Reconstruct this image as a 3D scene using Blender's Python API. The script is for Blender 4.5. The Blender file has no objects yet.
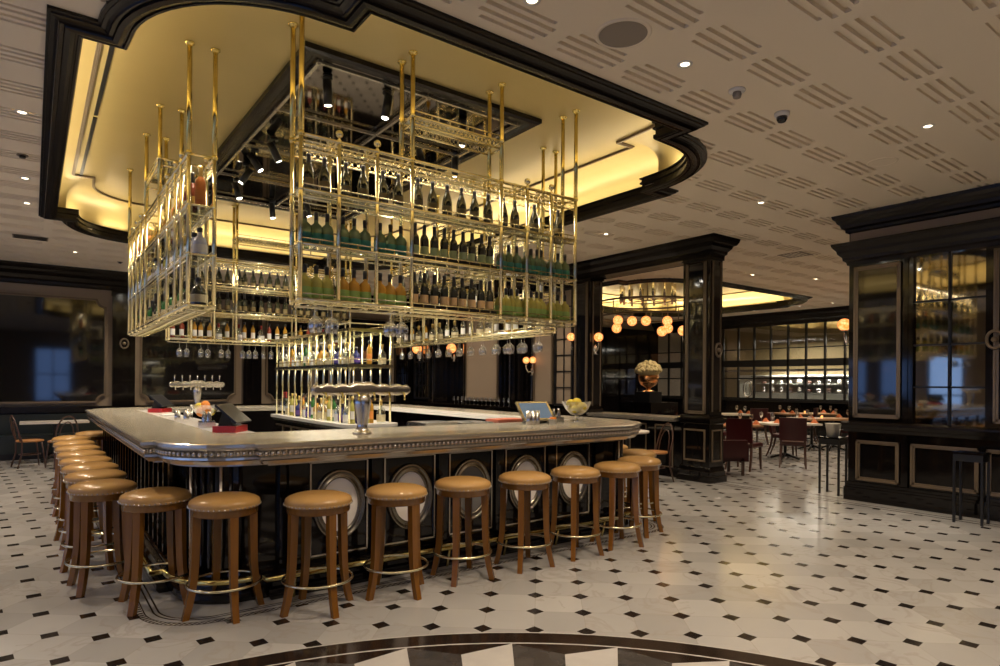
import bpy, math, random
from math import sin, cos, pi, radians as R, sqrt
from mathutils import Vector, Matrix
random.seed(7)
SC = bpy.context.scene
COL = SC.collection

# ------------------------------------------------------------------ materials
def new_mat(name):
    m = bpy.data.materials.new(name); m.use_nodes = True
    nt = m.node_tree; b = nt.nodes['Principled BSDF']
    return m, nt, b

def mat(name, col, rough=.5, metal=0.0, spec=.5, bump=0, bscale=40, var=0, vscale=8, emis=None, estr=0, coat=0, stretch=None):
    m, nt, b = new_mat(name)
    b.inputs['Base Color'].default_value = (*col, 1)
    b.inputs['Roughness'].default_value = rough
    b.inputs['Metallic'].default_value = metal
    b.inputs['Specular IOR Level'].default_value = spec
    if coat:
        b.inputs['Coat Weight'].default_value = coat; b.inputs['Coat Roughness'].default_value = .05
    if emis:
        b.inputs['Emission Color'].default_value = (*emis, 1); b.inputs['Emission Strength'].default_value = estr
    if bump or var:
        tc = nt.nodes.new('ShaderNodeTexCoord'); mp = nt.nodes.new('ShaderNodeMapping')
        if stretch: mp.inputs['Scale'].default_value = stretch
        nt.links.new(tc.outputs['Object'], mp.inputs['Vector'])
    if var:
        n = nt.nodes.new('ShaderNodeTexNoise'); n.inputs['Scale'].default_value = vscale; n.inputs['Detail'].default_value = 4
        nt.links.new(mp.outputs['Vector'], n.inputs['Vector'])
        mx = nt.nodes.new('ShaderNodeMix'); mx.data_type = 'RGBA'
        mx.inputs['A'].default_value = (*[c*(1-var) for c in col], 1); mx.inputs['B'].default_value = (*[min(1, c*(1+var)) for c in col], 1)
        nt.links.new(n.outputs['Fac'], mx.inputs['Factor']); nt.links.new(mx.outputs['Result'], b.inputs['Base Color'])
    if bump:
        n2 = nt.nodes.new('ShaderNodeTexNoise'); n2.inputs['Scale'].default_value = bscale; n2.inputs['Detail'].default_value = 3
        nt.links.new(mp.outputs['Vector'], n2.inputs['Vector'])
        bp = nt.nodes.new('ShaderNodeBump'); bp.inputs['Strength'].default_value = bump; bp.inputs['Distance'].default_value = .01
        nt.links.new(n2.outputs['Fac'], bp.inputs['Height']); nt.links.new(bp.outputs['Normal'], b.inputs['Normal'])
    return m

def glass_mat(name, tint=(1, 1, 1), rough=.02, base=.12, edge=.75):
    # thin glass: transparent with a tint, glossy towards grazing angles
    m = bpy.data.materials.new(name); m.use_nodes = True; nt = m.node_tree; nt.nodes.clear()
    out = nt.nodes.new('ShaderNodeOutputMaterial'); mix = nt.nodes.new('ShaderNodeMixShader')
    tr = nt.nodes.new('ShaderNodeBsdfTransparent'); tr.inputs['Color'].default_value = (*tint, 1)
    gl = nt.nodes.new('ShaderNodeBsdfGlossy'); gl.inputs['Roughness'].default_value = rough
    lw = nt.nodes.new('ShaderNodeLayerWeight'); lw.inputs['Blend'].default_value = .35
    mr = nt.nodes.new('ShaderNodeMapRange'); mr.inputs['To Min'].default_value = base; mr.inputs['To Max'].default_value = edge
    nt.links.new(lw.outputs['Facing'], mr.inputs['Value']); nt.links.new(mr.outputs['Result'], mix.inputs['Fac'])
    nt.links.new(tr.outputs[0], mix.inputs[1]); nt.links.new(gl.outputs[0], mix.inputs[2]); nt.links.new(mix.outputs[0], out.inputs['Surface'])
    return m

class NX:
    """tiny expression helper over math nodes"""
    def __init__(s, nt): s.nt = nt
    def m(s, op, a, b=None, c=None):
        n = s.nt.nodes.new('ShaderNodeMath'); n.operation = op
        for i, v in enumerate((a, b, c)):
            if v is None: continue
            if isinstance(v, (int, float)): n.inputs[i].default_value = v
            else: s.nt.links.new(v, n.inputs[i])
        return n.outputs[0]
    def mixc(s, f, a, b):
        n = s.nt.nodes.new('ShaderNodeMix'); n.data_type = 'RGBA'
        for k, v in (('Factor', f), ('A', a), ('B', b)):
            if isinstance(v, (int, float)): n.inputs[k].default_value = v
            elif isinstance(v, tuple): n.inputs[k].default_value = (*v, 1)
            else: s.nt.links.new(v, n.inputs[k])
        return n.outputs['Result']

# tile lattice of the floor, in building axes
LU = .32132; OX, OY = 2.017, 3.42
_yaw = -.0651; _A = pi/4 - _yaw + .0822; sA, cA = sin(_A), cos(_A)
IX, IY = cos(_yaw)*sA + sin(_yaw)*cA, -cos(_yaw)*cA + sin(_yaw)*sA
JX, JY = -sin(_yaw)*sA + cos(_yaw)*cA, sin(_yaw)*cA + cos(_yaw)*sA

def floor_mat():
    m, nt, b = new_mat('marble_tiles'); X = NX(nt); M = X.m
    geo = nt.nodes.new('ShaderNodeNewGeometry'); sep = nt.nodes.new('ShaderNodeSeparateXYZ'); nt.links.new(geo.outputs['Position'], sep.inputs[0])
    x, y = sep.outputs[0], sep.outputs[1]
    dx, dy = M('SUBTRACT', x, OX), M('SUBTRACT', y, OY)
    a = M('DIVIDE', M('ADD', M('MULTIPLY', dx, IX), M('MULTIPLY', dy, IY)), LU)
    c = M('DIVIDE', M('ADD', M('MULTIPLY', dx, JX), M('MULTIPLY', dy, JY)), LU)
    ra, rc = M('ROUND', a), M('ROUND', c)
    fa, fc = M('ABSOLUTE', M('SUBTRACT', a, ra)), M('ABSOLUTE', M('SUBTRACT', c, rc))
    dia = M('ADD', fa, fc)
    dot = M('LESS_THAN', dia, .188)
    grout = M('LESS_THAN', M('MINIMUM', fa, fc), .006)
    # marble body with a tone per octagon
    ca, cc = M('FLOOR', a), M('FLOOR', c)
    comb = nt.nodes.new('ShaderNodeCombineXYZ'); nt.links.new(ca, comb.inputs[0]); nt.links.new(cc, comb.inputs[1])
    wn = nt.nodes.new('ShaderNodeTexWhiteNoise'); wn.noise_dimensions = '3D'; nt.links.new(comb.outputs[0], wn.inputs['Vector'])
    off = nt.nodes.new('ShaderNodeVectorMath'); off.operation = 'MULTIPLY_ADD'
    nt.links.new(wn.outputs['Color'], off.inputs[0]); off.inputs[1].default_value = (9, 9, 9); nt.links.new(geo.outputs['Position'], off.inputs[2])
    n1 = nt.nodes.new('ShaderNodeTexNoise'); n1.inputs['Scale'].default_value = 2.2; n1.inputs['Detail'].default_value = 7; n1.inputs['Distortion'].default_value = 1.4
    nt.links.new(off.outputs[0], n1.inputs['Vector'])
    vein = M('SUBTRACT', 1, M('MINIMUM', M('MULTIPLY', M('ABSOLUTE', M('SUBTRACT', n1.outputs['Fac'], .5)), 26), 1))
    n2 = nt.nodes.new('ShaderNodeTexNoise'); n2.inputs['Scale'].default_value = 1.1; n2.inputs['Detail'].default_value = 3
    nt.links.new(geo.outputs['Position'], n2.inputs['Vector'])
    vein = M('MULTIPLY', vein, M('MULTIPLY', M('GREATER_THAN', n2.outputs['Fac'], .48), .5))
    base = X.mixc(wn.outputs['Value'], (.30, .295, .29), (.43, .42, .41))
    base = X.mixc(M('MULTIPLY', n1.outputs['Fac'], .35), base, (.48, .465, .45))
    base = X.mixc(vein, base, (.30, .27, .25))
    # plain border bands beside the partition wall and around the bar
    bandx = M('COMPARE', x, 8.62, .17)
    qx = M('MAXIMUM', M('SUBTRACT', M('ABSOLUTE', M('SUBTRACT', x, 3.07)), 2.505-.42), 0)
    qy = M('MAXIMUM', M('SUBTRACT', M('ABSOLUTE', M('SUBTRACT', y, 7.75)), 3.47-.42), 0)
    sdf = M('SUBTRACT', M('SQRT', M('ADD', M('MULTIPLY', qx, qx), M('MULTIPLY', qy, qy))), .42)
    inbar = M('LESS_THAN', sdf, 0)
    plain = M('MAXIMUM', bandx, inbar)
    notplain = M('SUBTRACT', 1, plain)
    col = X.mixc(M('MULTIPLY', M('MULTIPLY', grout, notplain), .55), base, (.28, .25, .22))
    col = X.mixc(M('MULTIPLY', dot, notplain), col, (.012, .009, .008))
    l1 = M('COMPARE', x, 8.44, .014); l2 = M('COMPARE', x, 8.78, .014); l3 = M('COMPARE', x, 8.56, .012)
    lines = M('MAXIMUM', M('MAXIMUM', l1, l2), l3)
    # rope border: alternating small slanted black and white blocks
    rope = M('COMPARE', sdf, -.015, .016)
    alt = M('GREATER_THAN', M('FRACT', M('MULTIPLY', M('ADD', M('ADD', x, M('MULTIPLY', y, -1)), M('MULTIPLY', sdf, 0.8)), 22)), .5)
    l4 = M('COMPARE', sdf, -.085, .006); l5 = M('COMPARE', sdf, -.115, .006); l6 = M('COMPARE', sdf, .006, .004); l7 = M('COMPARE', sdf, -.036, .004)
    lines = M('MAXIMUM', lines, M('MULTIPLY', rope, alt))
    for q in (l4, l5, l6, l7): lines = M('MAXIMUM', lines, q)
    col = X.mixc(lines, col, (.045, .032, .024))
    nt.links.new(col, b.inputs['Base Color'])
    b.inputs['Roughness'].default_value = .13; b.inputs['Specular IOR Level'].default_value = .5
    n3 = nt.nodes.new('ShaderNodeTexNoise'); n3.inputs['Scale'].default_value = 3.5; n3.inputs['Detail'].default_value = 2
    nt.links.new(geo.outputs['Position'], n3.inputs['Vector'])
    nt.links.new(M('ADD', M('MULTIPLY', n3.outputs['Fac'], .16), .10), b.inputs['Roughness'])
    return m

def wood_mat(name, c1, c2, rough=.35):
    m, nt, b = new_mat(name)
    tc = nt.nodes.new('ShaderNodeTexCoord'); mp = nt.nodes.new('ShaderNodeMapping'); mp.inputs['Scale'].default_value = (30, 30, 2.5)
    nt.links.new(tc.outputs['Object'], mp.inputs['Vector'])
    n = nt.nodes.new('ShaderNodeTexNoise'); n.inputs['Scale'].default_value = 1.5; n.inputs['Detail'].default_value = 5; nt.links.new(mp.outputs[0], n.inputs['Vector'])
    nt.links.new(NX(nt).mixc(n.outputs['Fac'], c1, c2), b.inputs['Base Color']); b.inputs['Roughness'].default_value = rough
    b.inputs['Coat Weight'].default_value = .25; b.inputs['Coat Roughness'].default_value = .2
    return m

MT = dict(
    floor=floor_mat(),
    ceiling=mat('cream_ceiling', (.84, .745, .60), .7, bump=.05, bscale=30),
    gold=mat('gold_leaf_paint', (.60, .47, .195), .38, .15, bump=.05, bscale=5, var=.06, vscale=2),
    black=mat('black_lacquer', (.005, .004, .004), .08, 0, .35, coat=.15),
    frame=mat('dark_ebonised_wood', (.010, .007, .005), .26, 0, .28, bump=.05, bscale=20),
    bronze=mat('bronze_trim', (.20, .15, .10), .35, .4),
    blackglass=mat('black_glass', (.006, .006, .007), .05, 0, .8),
    mirror=mat('smoked_mirror', (.30, .27, .22), .04, 1),
    brass=mat('polished_brass', (.82, .66, .24), .18, 1),
    palebrass=mat('pale_brass', (.88, .79, .50), .20, 1),
    pewter=mat('pewter_counter', (.66, .61, .53), .24, .85, bump=.12, bscale=9, var=.14, vscale=3),
    pewtertop=mat('pewter_top', (.60, .55, .45), .24, .45, bump=.10, bscale=4, var=.22, vscale=2.2),
    steel=mat('steel', (.62, .60, .58), .22, 1),
    silver=mat('silver_trim', (.66, .62, .56), .2, 1),
    leather=mat('tan_leather', (.46, .265, .09), .24, 0, .5, bump=.08, bscale=60, var=.12, vscale=7),
    wood=wood_mat('stool_wood', (.13, .047, .007), (.25, .105, .015), .25),
    darkwood=wood_mat('dark_wood', (.05, .02, .012), (.085, .035, .02)),
    cream=mat('cream_reflection_paint', (.92, .85, .77), .5, 0, .3),  # bright room reflection of the oval mirrors, painted in as cream
    darkreflection=mat('dark_reflection_paint', (.20, .19, .18), .08, .3, .7),  # darker reflection of the third oval mirror, painted in as grey
    beige=mat('beige_panel_paint', (.31, .245, .18), .5),
    burgundy=mat('burgundy_leather', (.045, .005, .006), .3),
    blackmetal=mat('black_metal', (.012, .012, .013), .35, .3),
    white=mat('white_plastic', (.75, .73, .70), .4),
    grille=mat('speaker_grille', (.30, .26, .22), .8, bump=.3, bscale=300),
    marble_w=mat('white_marble', (.72, .68, .63), .2, var=.08, vscale=6),
    marble_d=mat('dark_grey_marble', (.055, .05, .048), .16, var=.5, vscale=9),
    marble_b=mat('black_marble', (.020, .013, .010), .12, var=.3, vscale=5),
    red=mat('red_plastic', (.45, .02, .02), .35),
    orange=mat('orange_fruit', (.75, .24, .02), .5), lemon=mat('lemon_fruit', (.80, .62, .03), .45),
    green=mat('green_leaf', (.06, .16, .03), .5),
    screen=mat('dark_screen', (.01, .01, .012), .3, spec=.2), lcd=mat('lit_screen', (.03, .04, .05), .3, emis=(.26, .40, .55), estr=.18),
    lamp=mat('lamp_glow', (1, .9, .7), .4, emis=(1, .82, .55), estr=6),
    bulb=mat('bulb_glow', (1, .95, .85), .4, emis=(1, .92, .78), estr=45),
    globe=None,
    candle=mat('candle_glow', (1, .5, .2), .3, emis=(1, .40, .10), estr=2.2),
    clear=glass_mat('clear_glass', (.90, .91, .90), .08, .34, .95),
    pane=glass_mat('window_pane', (.96, .96, .95), .02, .10, .7),
    shelfglass=glass_mat('shelf_glass', (.88, .92, .86), .05, .25, .8),
    linen=mat('white_linen', (.76, .70, .62), .6), tabletop=mat('table_wood', (.45, .26, .13), .3),
    napkin=mat('rust_napkin', (.62, .18, .06), .7),
    flower=mat('cream_blossom', (.66, .54, .27), .8, bump=.6, bscale=70, var=.25, vscale=40), copper=mat('copper_urn', (.75, .36, .14), .22, 1),
    silverleaf=mat('light_wall_tile', (.70, .70, .62), .3),
    tan=mat('tan_wall', (.33, .25, .12), .6),
    blueseat=mat('teal_upholstery', (.010, .016, .016), .4),
)

def globe_mat():
    m, nt, b = new_mat('amber_crackle_glass'); X = NX(nt)
    tc = nt.nodes.new('ShaderNodeTexCoord'); v = nt.nodes.new('ShaderNodeTexVoronoi'); v.inputs['Scale'].default_value = 26; nt.links.new(tc.outputs['Object'], v.inputs['Vector'])
    lw = nt.nodes.new('ShaderNodeLayerWeight'); lw.inputs['Blend'].default_value = .5
    c = X.mixc(X.m('MULTIPLY', v.outputs['Distance'], 1.3), (1, .66, .28), (.85, .22, .03))
    c = X.mixc(lw.outputs['Facing'], c, (.80, .17, .03))
    nt.links.new(c, b.inputs['Emission Color']); b.inputs['Emission Strength'].default_value = 1.15
    b.inputs['Base Color'].default_value = (.25, .07, .015, 1); b.inputs['Roughness'].default_value = .2
    return m
MT['globe'] = globe_mat()

# ------------------------------------------------------------------ mesh builder
class MB:
    def __init__(s): s.v = []; s.f = []; s.mi = []; s.sm = []; s.cur = 0
    def add(s, vs, fs, smooth=False):
        n = len(s.v); s.v += [tuple(p) for p in vs]
        for f in fs: s.f.append(tuple(i+n for i in f)); s.mi.append(s.cur); s.sm.append(smooth)
        return s
    def box(s, x0, y0, z0, x1, y1, z1):
        x0, x1 = min(x0, x1), max(x0, x1); y0, y1 = min(y0, y1), max(y0, y1); z0, z1 = min(z0, z1), max(z0, z1)
        return s.add([(x0,y0,z0),(x1,y0,z0),(x1,y1,z0),(x0,y1,z0),(x0,y0,z1),(x1,y0,z1),(x1,y1,z1),(x0,y1,z1)],
              [(0,3,2,1),(4,5,6,7),(0,1,5,4),(1,2,6,5),(2,3,7,6),(3,0,4,7)])
    def prism(s, poly, z0, z1, smooth=False):
        n = len(poly); s.add([(x,y,z0) for x,y in poly]+[(x,y,z1) for x,y in poly],
              [tuple(range(n-1,-1,-1)), tuple(range(n,2*n))])
        m = len(s.v)-2*n
        for i in range(n):
            j = (i+1) % n; s.f.append((m+i,m+j,m+n+j,m+n+i)); s.mi.append(s.cur); s.sm.append(smooth)
        return s
    def rings(s, rings, closed=True, smooth=False, caps=False, loop=False):
        """connect successive rings of equal vertex count"""
        n = len(rings[0]); k = len(rings); base = len(s.v)
        for r in rings: s.v += [tuple(p) for p in r]
        rng = range(k) if loop else range(k-1)
        for a in rng:
            b = (a+1) % k
            for i in (range(n) if closed else range(n-1)):
                j = (i+1) % n
                s.f.append((base+a*n+i, base+a*n+j, base+b*n+j, base+b*n+i)); s.mi.append(s.cur); s.sm.append(smooth)
        if caps:
            s.f.append(tuple(base+i for i in range(n-1,-1,-1))); s.mi.append(s.cur); s.sm.append(False)
            s.f.append(tuple(base+(k-1)*n+i for i in range(n))); s.mi.append(s.cur); s.sm.append(False)
        return s
    def lathe(s, prof, n=16, o=(0,0,0), smooth=True, caps=True):
        rs = [[(o[0]+r*cos(2*pi*i/n), o[1]+r*sin(2*pi*i/n), o[2]+z) for i in range(n)] for r, z in prof]
        return s.rings(rs, True, smooth, caps)
    def cyl(s, p0, p1, r0, r1=None, n=8, smooth=True, caps=True):
        return s.tube([p0, p1], [r0, r0 if r1 is None else r1], n, smooth, caps)
    def tube(s, path, r, n=8, smooth=True, caps=True, closed=False):
        P = [Vector(p) for p in path]; k = len(P)
        rr = r if isinstance(r, (list, tuple)) else [r]*k
        rs = []; up = None
        for i in range(k):
            if closed: t = P[(i+1) % k]-P[i-1]
            else: t = P[min(i+1,k-1)]-P[max(i-1,0)]
            t.normalize()
            if up is None or abs(up.dot(t)) > .99: up = Vector((0,0,1)) if abs(t.z) < .9 else Vector((1,0,0))
            a = t.cross(up).normalized(); b = a.cross(t).normalized(); up = b
            rs.append([tuple(P[i]+(a*cos(2*pi*q/n)+b*sin(2*pi*q/n))*rr[i]) for q in range(n)])
        return s.rings(rs, True, smooth, caps and not closed, closed)
    def sphere(s, c, r, n=12, m=8, sz=1.0, bumps=0):
        prof = [(r*sin(pi*i/m), -r*sz*cos(pi*i/m)) for i in range(m+1)]
        prof[0] = (r*.02, prof[0][1]); prof[-1] = (r*.02, prof[-1][1])
        return s.lathe(prof, n, c)
    def sqpath(s, path, w, ang=0):
        """square section swept up a path of (x,y,z), w list half widths"""
        rs = []
        for (x, y, z), h in zip(path, w):
            rs.append([(x+h*1.414*cos(ang+pi/4+k*pi/2), y+h*1.414*sin(ang+pi/4+k*pi/2), z) for k in range(4)])
        return s.rings(rs, True, False, True)
    def build(s, name, m=None, parent=None, world=True, kind=None, label=None, mesh=None):
        off = Vector((0,0,0))
        if parent is not None and world:
            p = parent
            while p is not None: off += p.location; p = p.parent
        me = bpy.data.meshes.new(name)
        me.from_pydata([(x-off.x, y-off.y, z-off.z) for x, y, z in s.v], [], s.f)
        mats = m if isinstance(m, (list, tuple)) else [m]
        for q in mats: me.materials.append(q)
        me.polygons.foreach_set('material_index', s.mi); me.polygons.foreach_set('use_smooth', s.sm); me.update()
        o = bpy.data.objects.new(name, me); COL.objects.link(o)
        if parent is not None: o.parent = parent
        if kind: o['kind'] = kind
        if label: o['label'] = label
        return o

def tag(o, label, cat, group=None, kind=None):
    o['label'] = label; o['category'] = cat
    if group: o['group'] = group
    if kind: o['kind'] = kind
    return o
def thing(name, label, cat, loc=(0,0,0), rz=0, group=None):
    o = bpy.data.objects.new(name, None); COL.objects.link(o); o.empty_display_size = .05
    o.location = loc; o.rotation_euler = (0,0,rz); return tag(o, label, cat, group)
def dup(root, loc, rz=0, label=None, group=None, scale=None):
    def cp(o, par):
        c = o.copy(); COL.objects.link(c); c.parent = par
        for ch in o.children: cp(ch, c)
        return c
    r = cp(root, None); r.location = loc; r.rotation_euler = (0,0,rz)
    if label: r['label'] = label
    if group: r['group'] = group
    if scale: r.scale = scale
    return r
ORD = ['', 'first','second','third','fourth','fifth','sixth','seventh','eighth','ninth','tenth','eleventh','twelfth','thirteenth','fourteenth','fifteenth','sixteenth','seventeenth','eighteenth','nineteenth','twentieth','twenty-first','twenty-second','twenty-third','twenty-fourth']
def ordn(i, n, a='left', b='right'):
    if n == 1: return 'only one'
    if i == 0: return a+'most'
    if i == n-1: return b+'most'
    return (ORD[i+1]+' from '+a) if i < n/2 else (ORD[n-i]+' from '+b)

# ------------------------------------------------------------------ plan outline shared by counter and ceiling coffer
CX, CY = 3.07, 7.75
def outline(x0, y0, n, r, x1=None, y1=None, seg=14):
    """rectangle with notched convex corners, counter-clockwise"""
    x1 = 2*CX-x0 if x1 is None else x1; y1 = 2*CY-y0 if y1 is None else y1
    pts = []
    def corner(cx, cy, a0, pre, post):
        pts.append(pre)
        for i in range(seg+1):
            a = a0 + (pi/2)*i/seg; pts.append((cx+r*cos(a), cy+r*sin(a)))
        pts.append(post)
    k = n+r
    corner(x0+k, y0+k, pi, (x0, y0+k), (x0+k, y0))
    corner(x1-k, y0+k, 1.5*pi, (x1-k, y0), (x1, y0+k))
    corner(x1-k, y1-k, 0, (x1, y1-k), (x1-k, y1))
    corner(x0+k, y1-k, .5*pi, (x0+k, y1), (x0, y1-k))
    return pts
def offset(poly, d):
    """inward miter offset of a ccw polygon"""
    n = len(poly); out = []
    for i in range(n):
        p0, p1, p2 = Vector(poly[i-1]), Vector(poly[i]), Vector(poly[(i+1) % n])
        a = (p1-p0).normalized(); b = (p2-p1).normalized()
        na, nb = Vector((-a.y, a.x)), Vector((-b.y, b.x))
        q = na+nb; L = q.dot(na)
        if abs(L) < .05: out.append(tuple(p1+na*d))
        else: out.append(tuple(p1+q*(d/L)))
    return out
def sweep(mb, poly, prof, smooth=False):
    return mb.rings([[(x, y, z) for x, y in offset(poly, d)] for d, z in prof], True, smooth, False)
def inside(x, y, poly):
    c = False; n = len(poly)
    for i in range(n):
        x1, y1 = poly[i-1]; x2, y2 = poly[i]
        if (y1 > y) != (y2 > y) and x < (x2-x1)*(y-y1)/(y2-y1)+x1: c = not c
    return c

CZ = 3.80      # main ceiling
GZ = 4.345      # gold ceiling inside the coffer
FR = outline(.06, 3.33, .26, 1.12)                      # coffer frame plan
CX2 = 13.88; CY2 = 11.2
def coffer2_outline():
    global CX, CY
    a, b = CX, CY; CX, CY = CX2, CY2; p = outline(10.3, 8.3, .26, 1.0); CX, CY = a, b; return p
FR2 = coffer2_outline()

# ------------------------------------------------------------------ setting
def struct(name, mb, m, parent=None, label=None): 
    return mb.build(name, m, parent, kind=None if parent else 'structure', label=label)

m = MB(); m.box(-5.5, -5, -.06, 21.8, 16, 0); struct('floor', m, MT['floor'])

def ceiling():
    m = MB(); TX, TY = .642, .62; ox, oy = 2.75, 3.11
    ux = [0, .055, .105, .321, .537, .587, TX]
    # distances of the stripes from the joint at v=0 / TY
    vy = [0, .006, .020, .058, .094, .126, .31, TY-.126, TY-.094, TY-.058, TY-.020, TY-.006, TY]
    h1 = offset(FR, .10); h2 = offset(FR2, .10)
    i0, i1 = int((-5.5-ox)/TX)-1, int((21.8-ox)/TX)+1; j0, j1 = int((-5-oy)/TY)-1, int((16-oy)/TY)+1
    def depth(a, b):
        u = (ux[a]+ux[a+1])/2; v = (vy[b]+vy[b+1])/2; w = min(v, TY-v)
        if .020 < w < .058 and .055 < u < .587: return .030
        if .094 < w < .126 and .105 < u < .537: return .022
        return 0
    D = [[depth(a, b) for b in range(12)] for a in range(6)]
    for i in range(i0, i1):
        for j in range(j0, j1):
            bx, by = ox+i*TX, oy+j*TY
            if bx > 21.8 or bx+TX < -5.5 or by > 16 or by+TY < -5: continue
            near = -2 < bx < 7.5 and 2 < by < 13 or 9 < bx < 17 and 7 < by < 15
            for a in range(6):
                for b in range(12):
                    xa, xb, ya, yb = bx+ux[a], bx+ux[a+1], by+vy[b], by+vy[b+1]; z = CZ+D[a][b]
                    xm, ym = (xa+xb)/2, (ya+yb)/2
                    if near and (inside(xm, ym, h1) or inside(xm, ym, h2)): continue
                    m.add([(xa,ya,z),(xb,ya,z),(xb,yb,z),(xa,yb,z)], [(0,3,2,1)])
                    if D[a][b] > 0:
                        z2 = CZ
                        for (p, q, na, nb) in (((xa,ya),(xb,ya),a,b-1),((xb,ya),(xb,yb),a+1,b),((xb,yb),(xa,yb),a,b+1),((xa,yb),(xa,ya),a-1,b)):
                            if 0 <= na < 6 and 0 <= nb < 12 and D[na][nb] == D[a][b]: continue
                            m.add([(*p,z2),(*q,z2),(*q,z),(*p,z)], [(0,1,2,3)])
    struct('ceiling', m, MT['ceiling'])
    # unseen slab added above so that no light leaks in
    s = MB(); s.box(-5.6, -5.1, 4.9, 21.9, 16.1, 5.0); struct('light_block_slab', s, MT['ceiling'])
ceiling()

def coffer(name, FR, gz, gname):
    prof = [(.0, CZ+.01), (.0, CZ-.02), (.018, CZ-.026), (.02, CZ-.036), (.042, CZ-.042), (.058, CZ-.052), (.064, CZ-.062), (.068, CZ-.050), (.09, CZ-.050), (.096, CZ-.066),
            (.125, CZ-.072), (.150, CZ-.066), (.156, CZ-.050), (.165, CZ-.050), (.170, CZ-.064), (.185, CZ-.064), (.195, CZ-.05), (.195, CZ-.02), (.18, CZ-.015), (.18, CZ+.02), (.20, CZ+.03), (.20, CZ+.05), (.185, CZ+.055), (.185, CZ+.08), (.205, CZ+.09), (.205, CZ+.10), (.12, CZ+.10), (.12, CZ+.03)]
    m = MB(); sweep(m, FR, prof); fr = struct(name, m, MT['frame'])
    g = MB(); pr = [(.05, CZ+.02), (.05, CZ+.28)] + [(.05+.32*(1-cos(a)), CZ+.28+(gz-CZ-.28)*sin(a)) for a in [i*pi/2/7 for i in range(1, 8)]]
    sweep(g, FR, pr, True); top = offset(FR, .37)
    struct(gname, g, MT['gold'])
    # flat gold ceiling (fan of the offset outline)
    c = MB(); c.add([(x, y, gz) for x, y in top], [tuple(range(len(top)-1, -1, -1))]); struct(gname[:-1]+str(int(gname[-1])+1), c, MT['gold'])
    t = MB(); sweep(t, FR, [(.36, gz-.001), (.36, gz-.018), (.375, gz-.018), (.375, gz-.03), (.395, gz-.03), (.395, gz-.001)])
    struct(gname[:-1]+str(int(gname[-1])+2), t, MT['bronze'])
coffer('trim_2', FR, GZ, 'trim_3')
coffer('trim_6', FR2, 4.3, 'trim_7')

# linear slot diffuser on the left of the gold ceiling
for k, (ya, yb) in enumerate(((4.9, 7.95), (8.03, 10.6))):
    m = MB(); m.box(.51, ya, GZ-.012, .545, yb, GZ+.002)
    d = tag(m.build('air_slot', MT['blackmetal']), ('nearer' if k == 0 else 'farther')+' long black air slot in the gold ceiling, left edge', 'vent')

# mirror recess in the gold ceiling
def mirror_recess():
    x0, x1, y0, y1 = 1.80, 4.36, 5.16, 10.34
    m = MB()
    pr = [(0, GZ+.0), (0, GZ-.045), (.03, GZ-.06), (.09, GZ-.06), (.12, GZ-.035), (.16, GZ-.03), (.16, GZ-.0)]
    sweep(m, [(x0,y0),(x1,y0),(x1,y1),(x0,y1)], pr); struct('light_block_slab0', m, MT['frame'])
    g = MB(); g.box(x0+.1, y0+.1, GZ-.012, x1-.1, y1-.1, GZ-.004); struct('light_block_slab1', g, MT['mirror'])
    b = MB(); w = .03; zz = GZ-.03
    ys = [y0+.17, y0+1.35, (y0+y1)/2-.02, y1-1.35, y1-.17-w]
    for y in ys: b.box(x0+.16, y, zz-.03, x1-.16, y+w, zz)
    for x in (x0+.17, (x0+x1)/2-.015, x1-.17-w): b.box(x, y0+.16, zz-.03, x+w, y1-.16, zz)
    struct('light_block_slab2', b, MT['pewter'])
mirror_recess()

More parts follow.
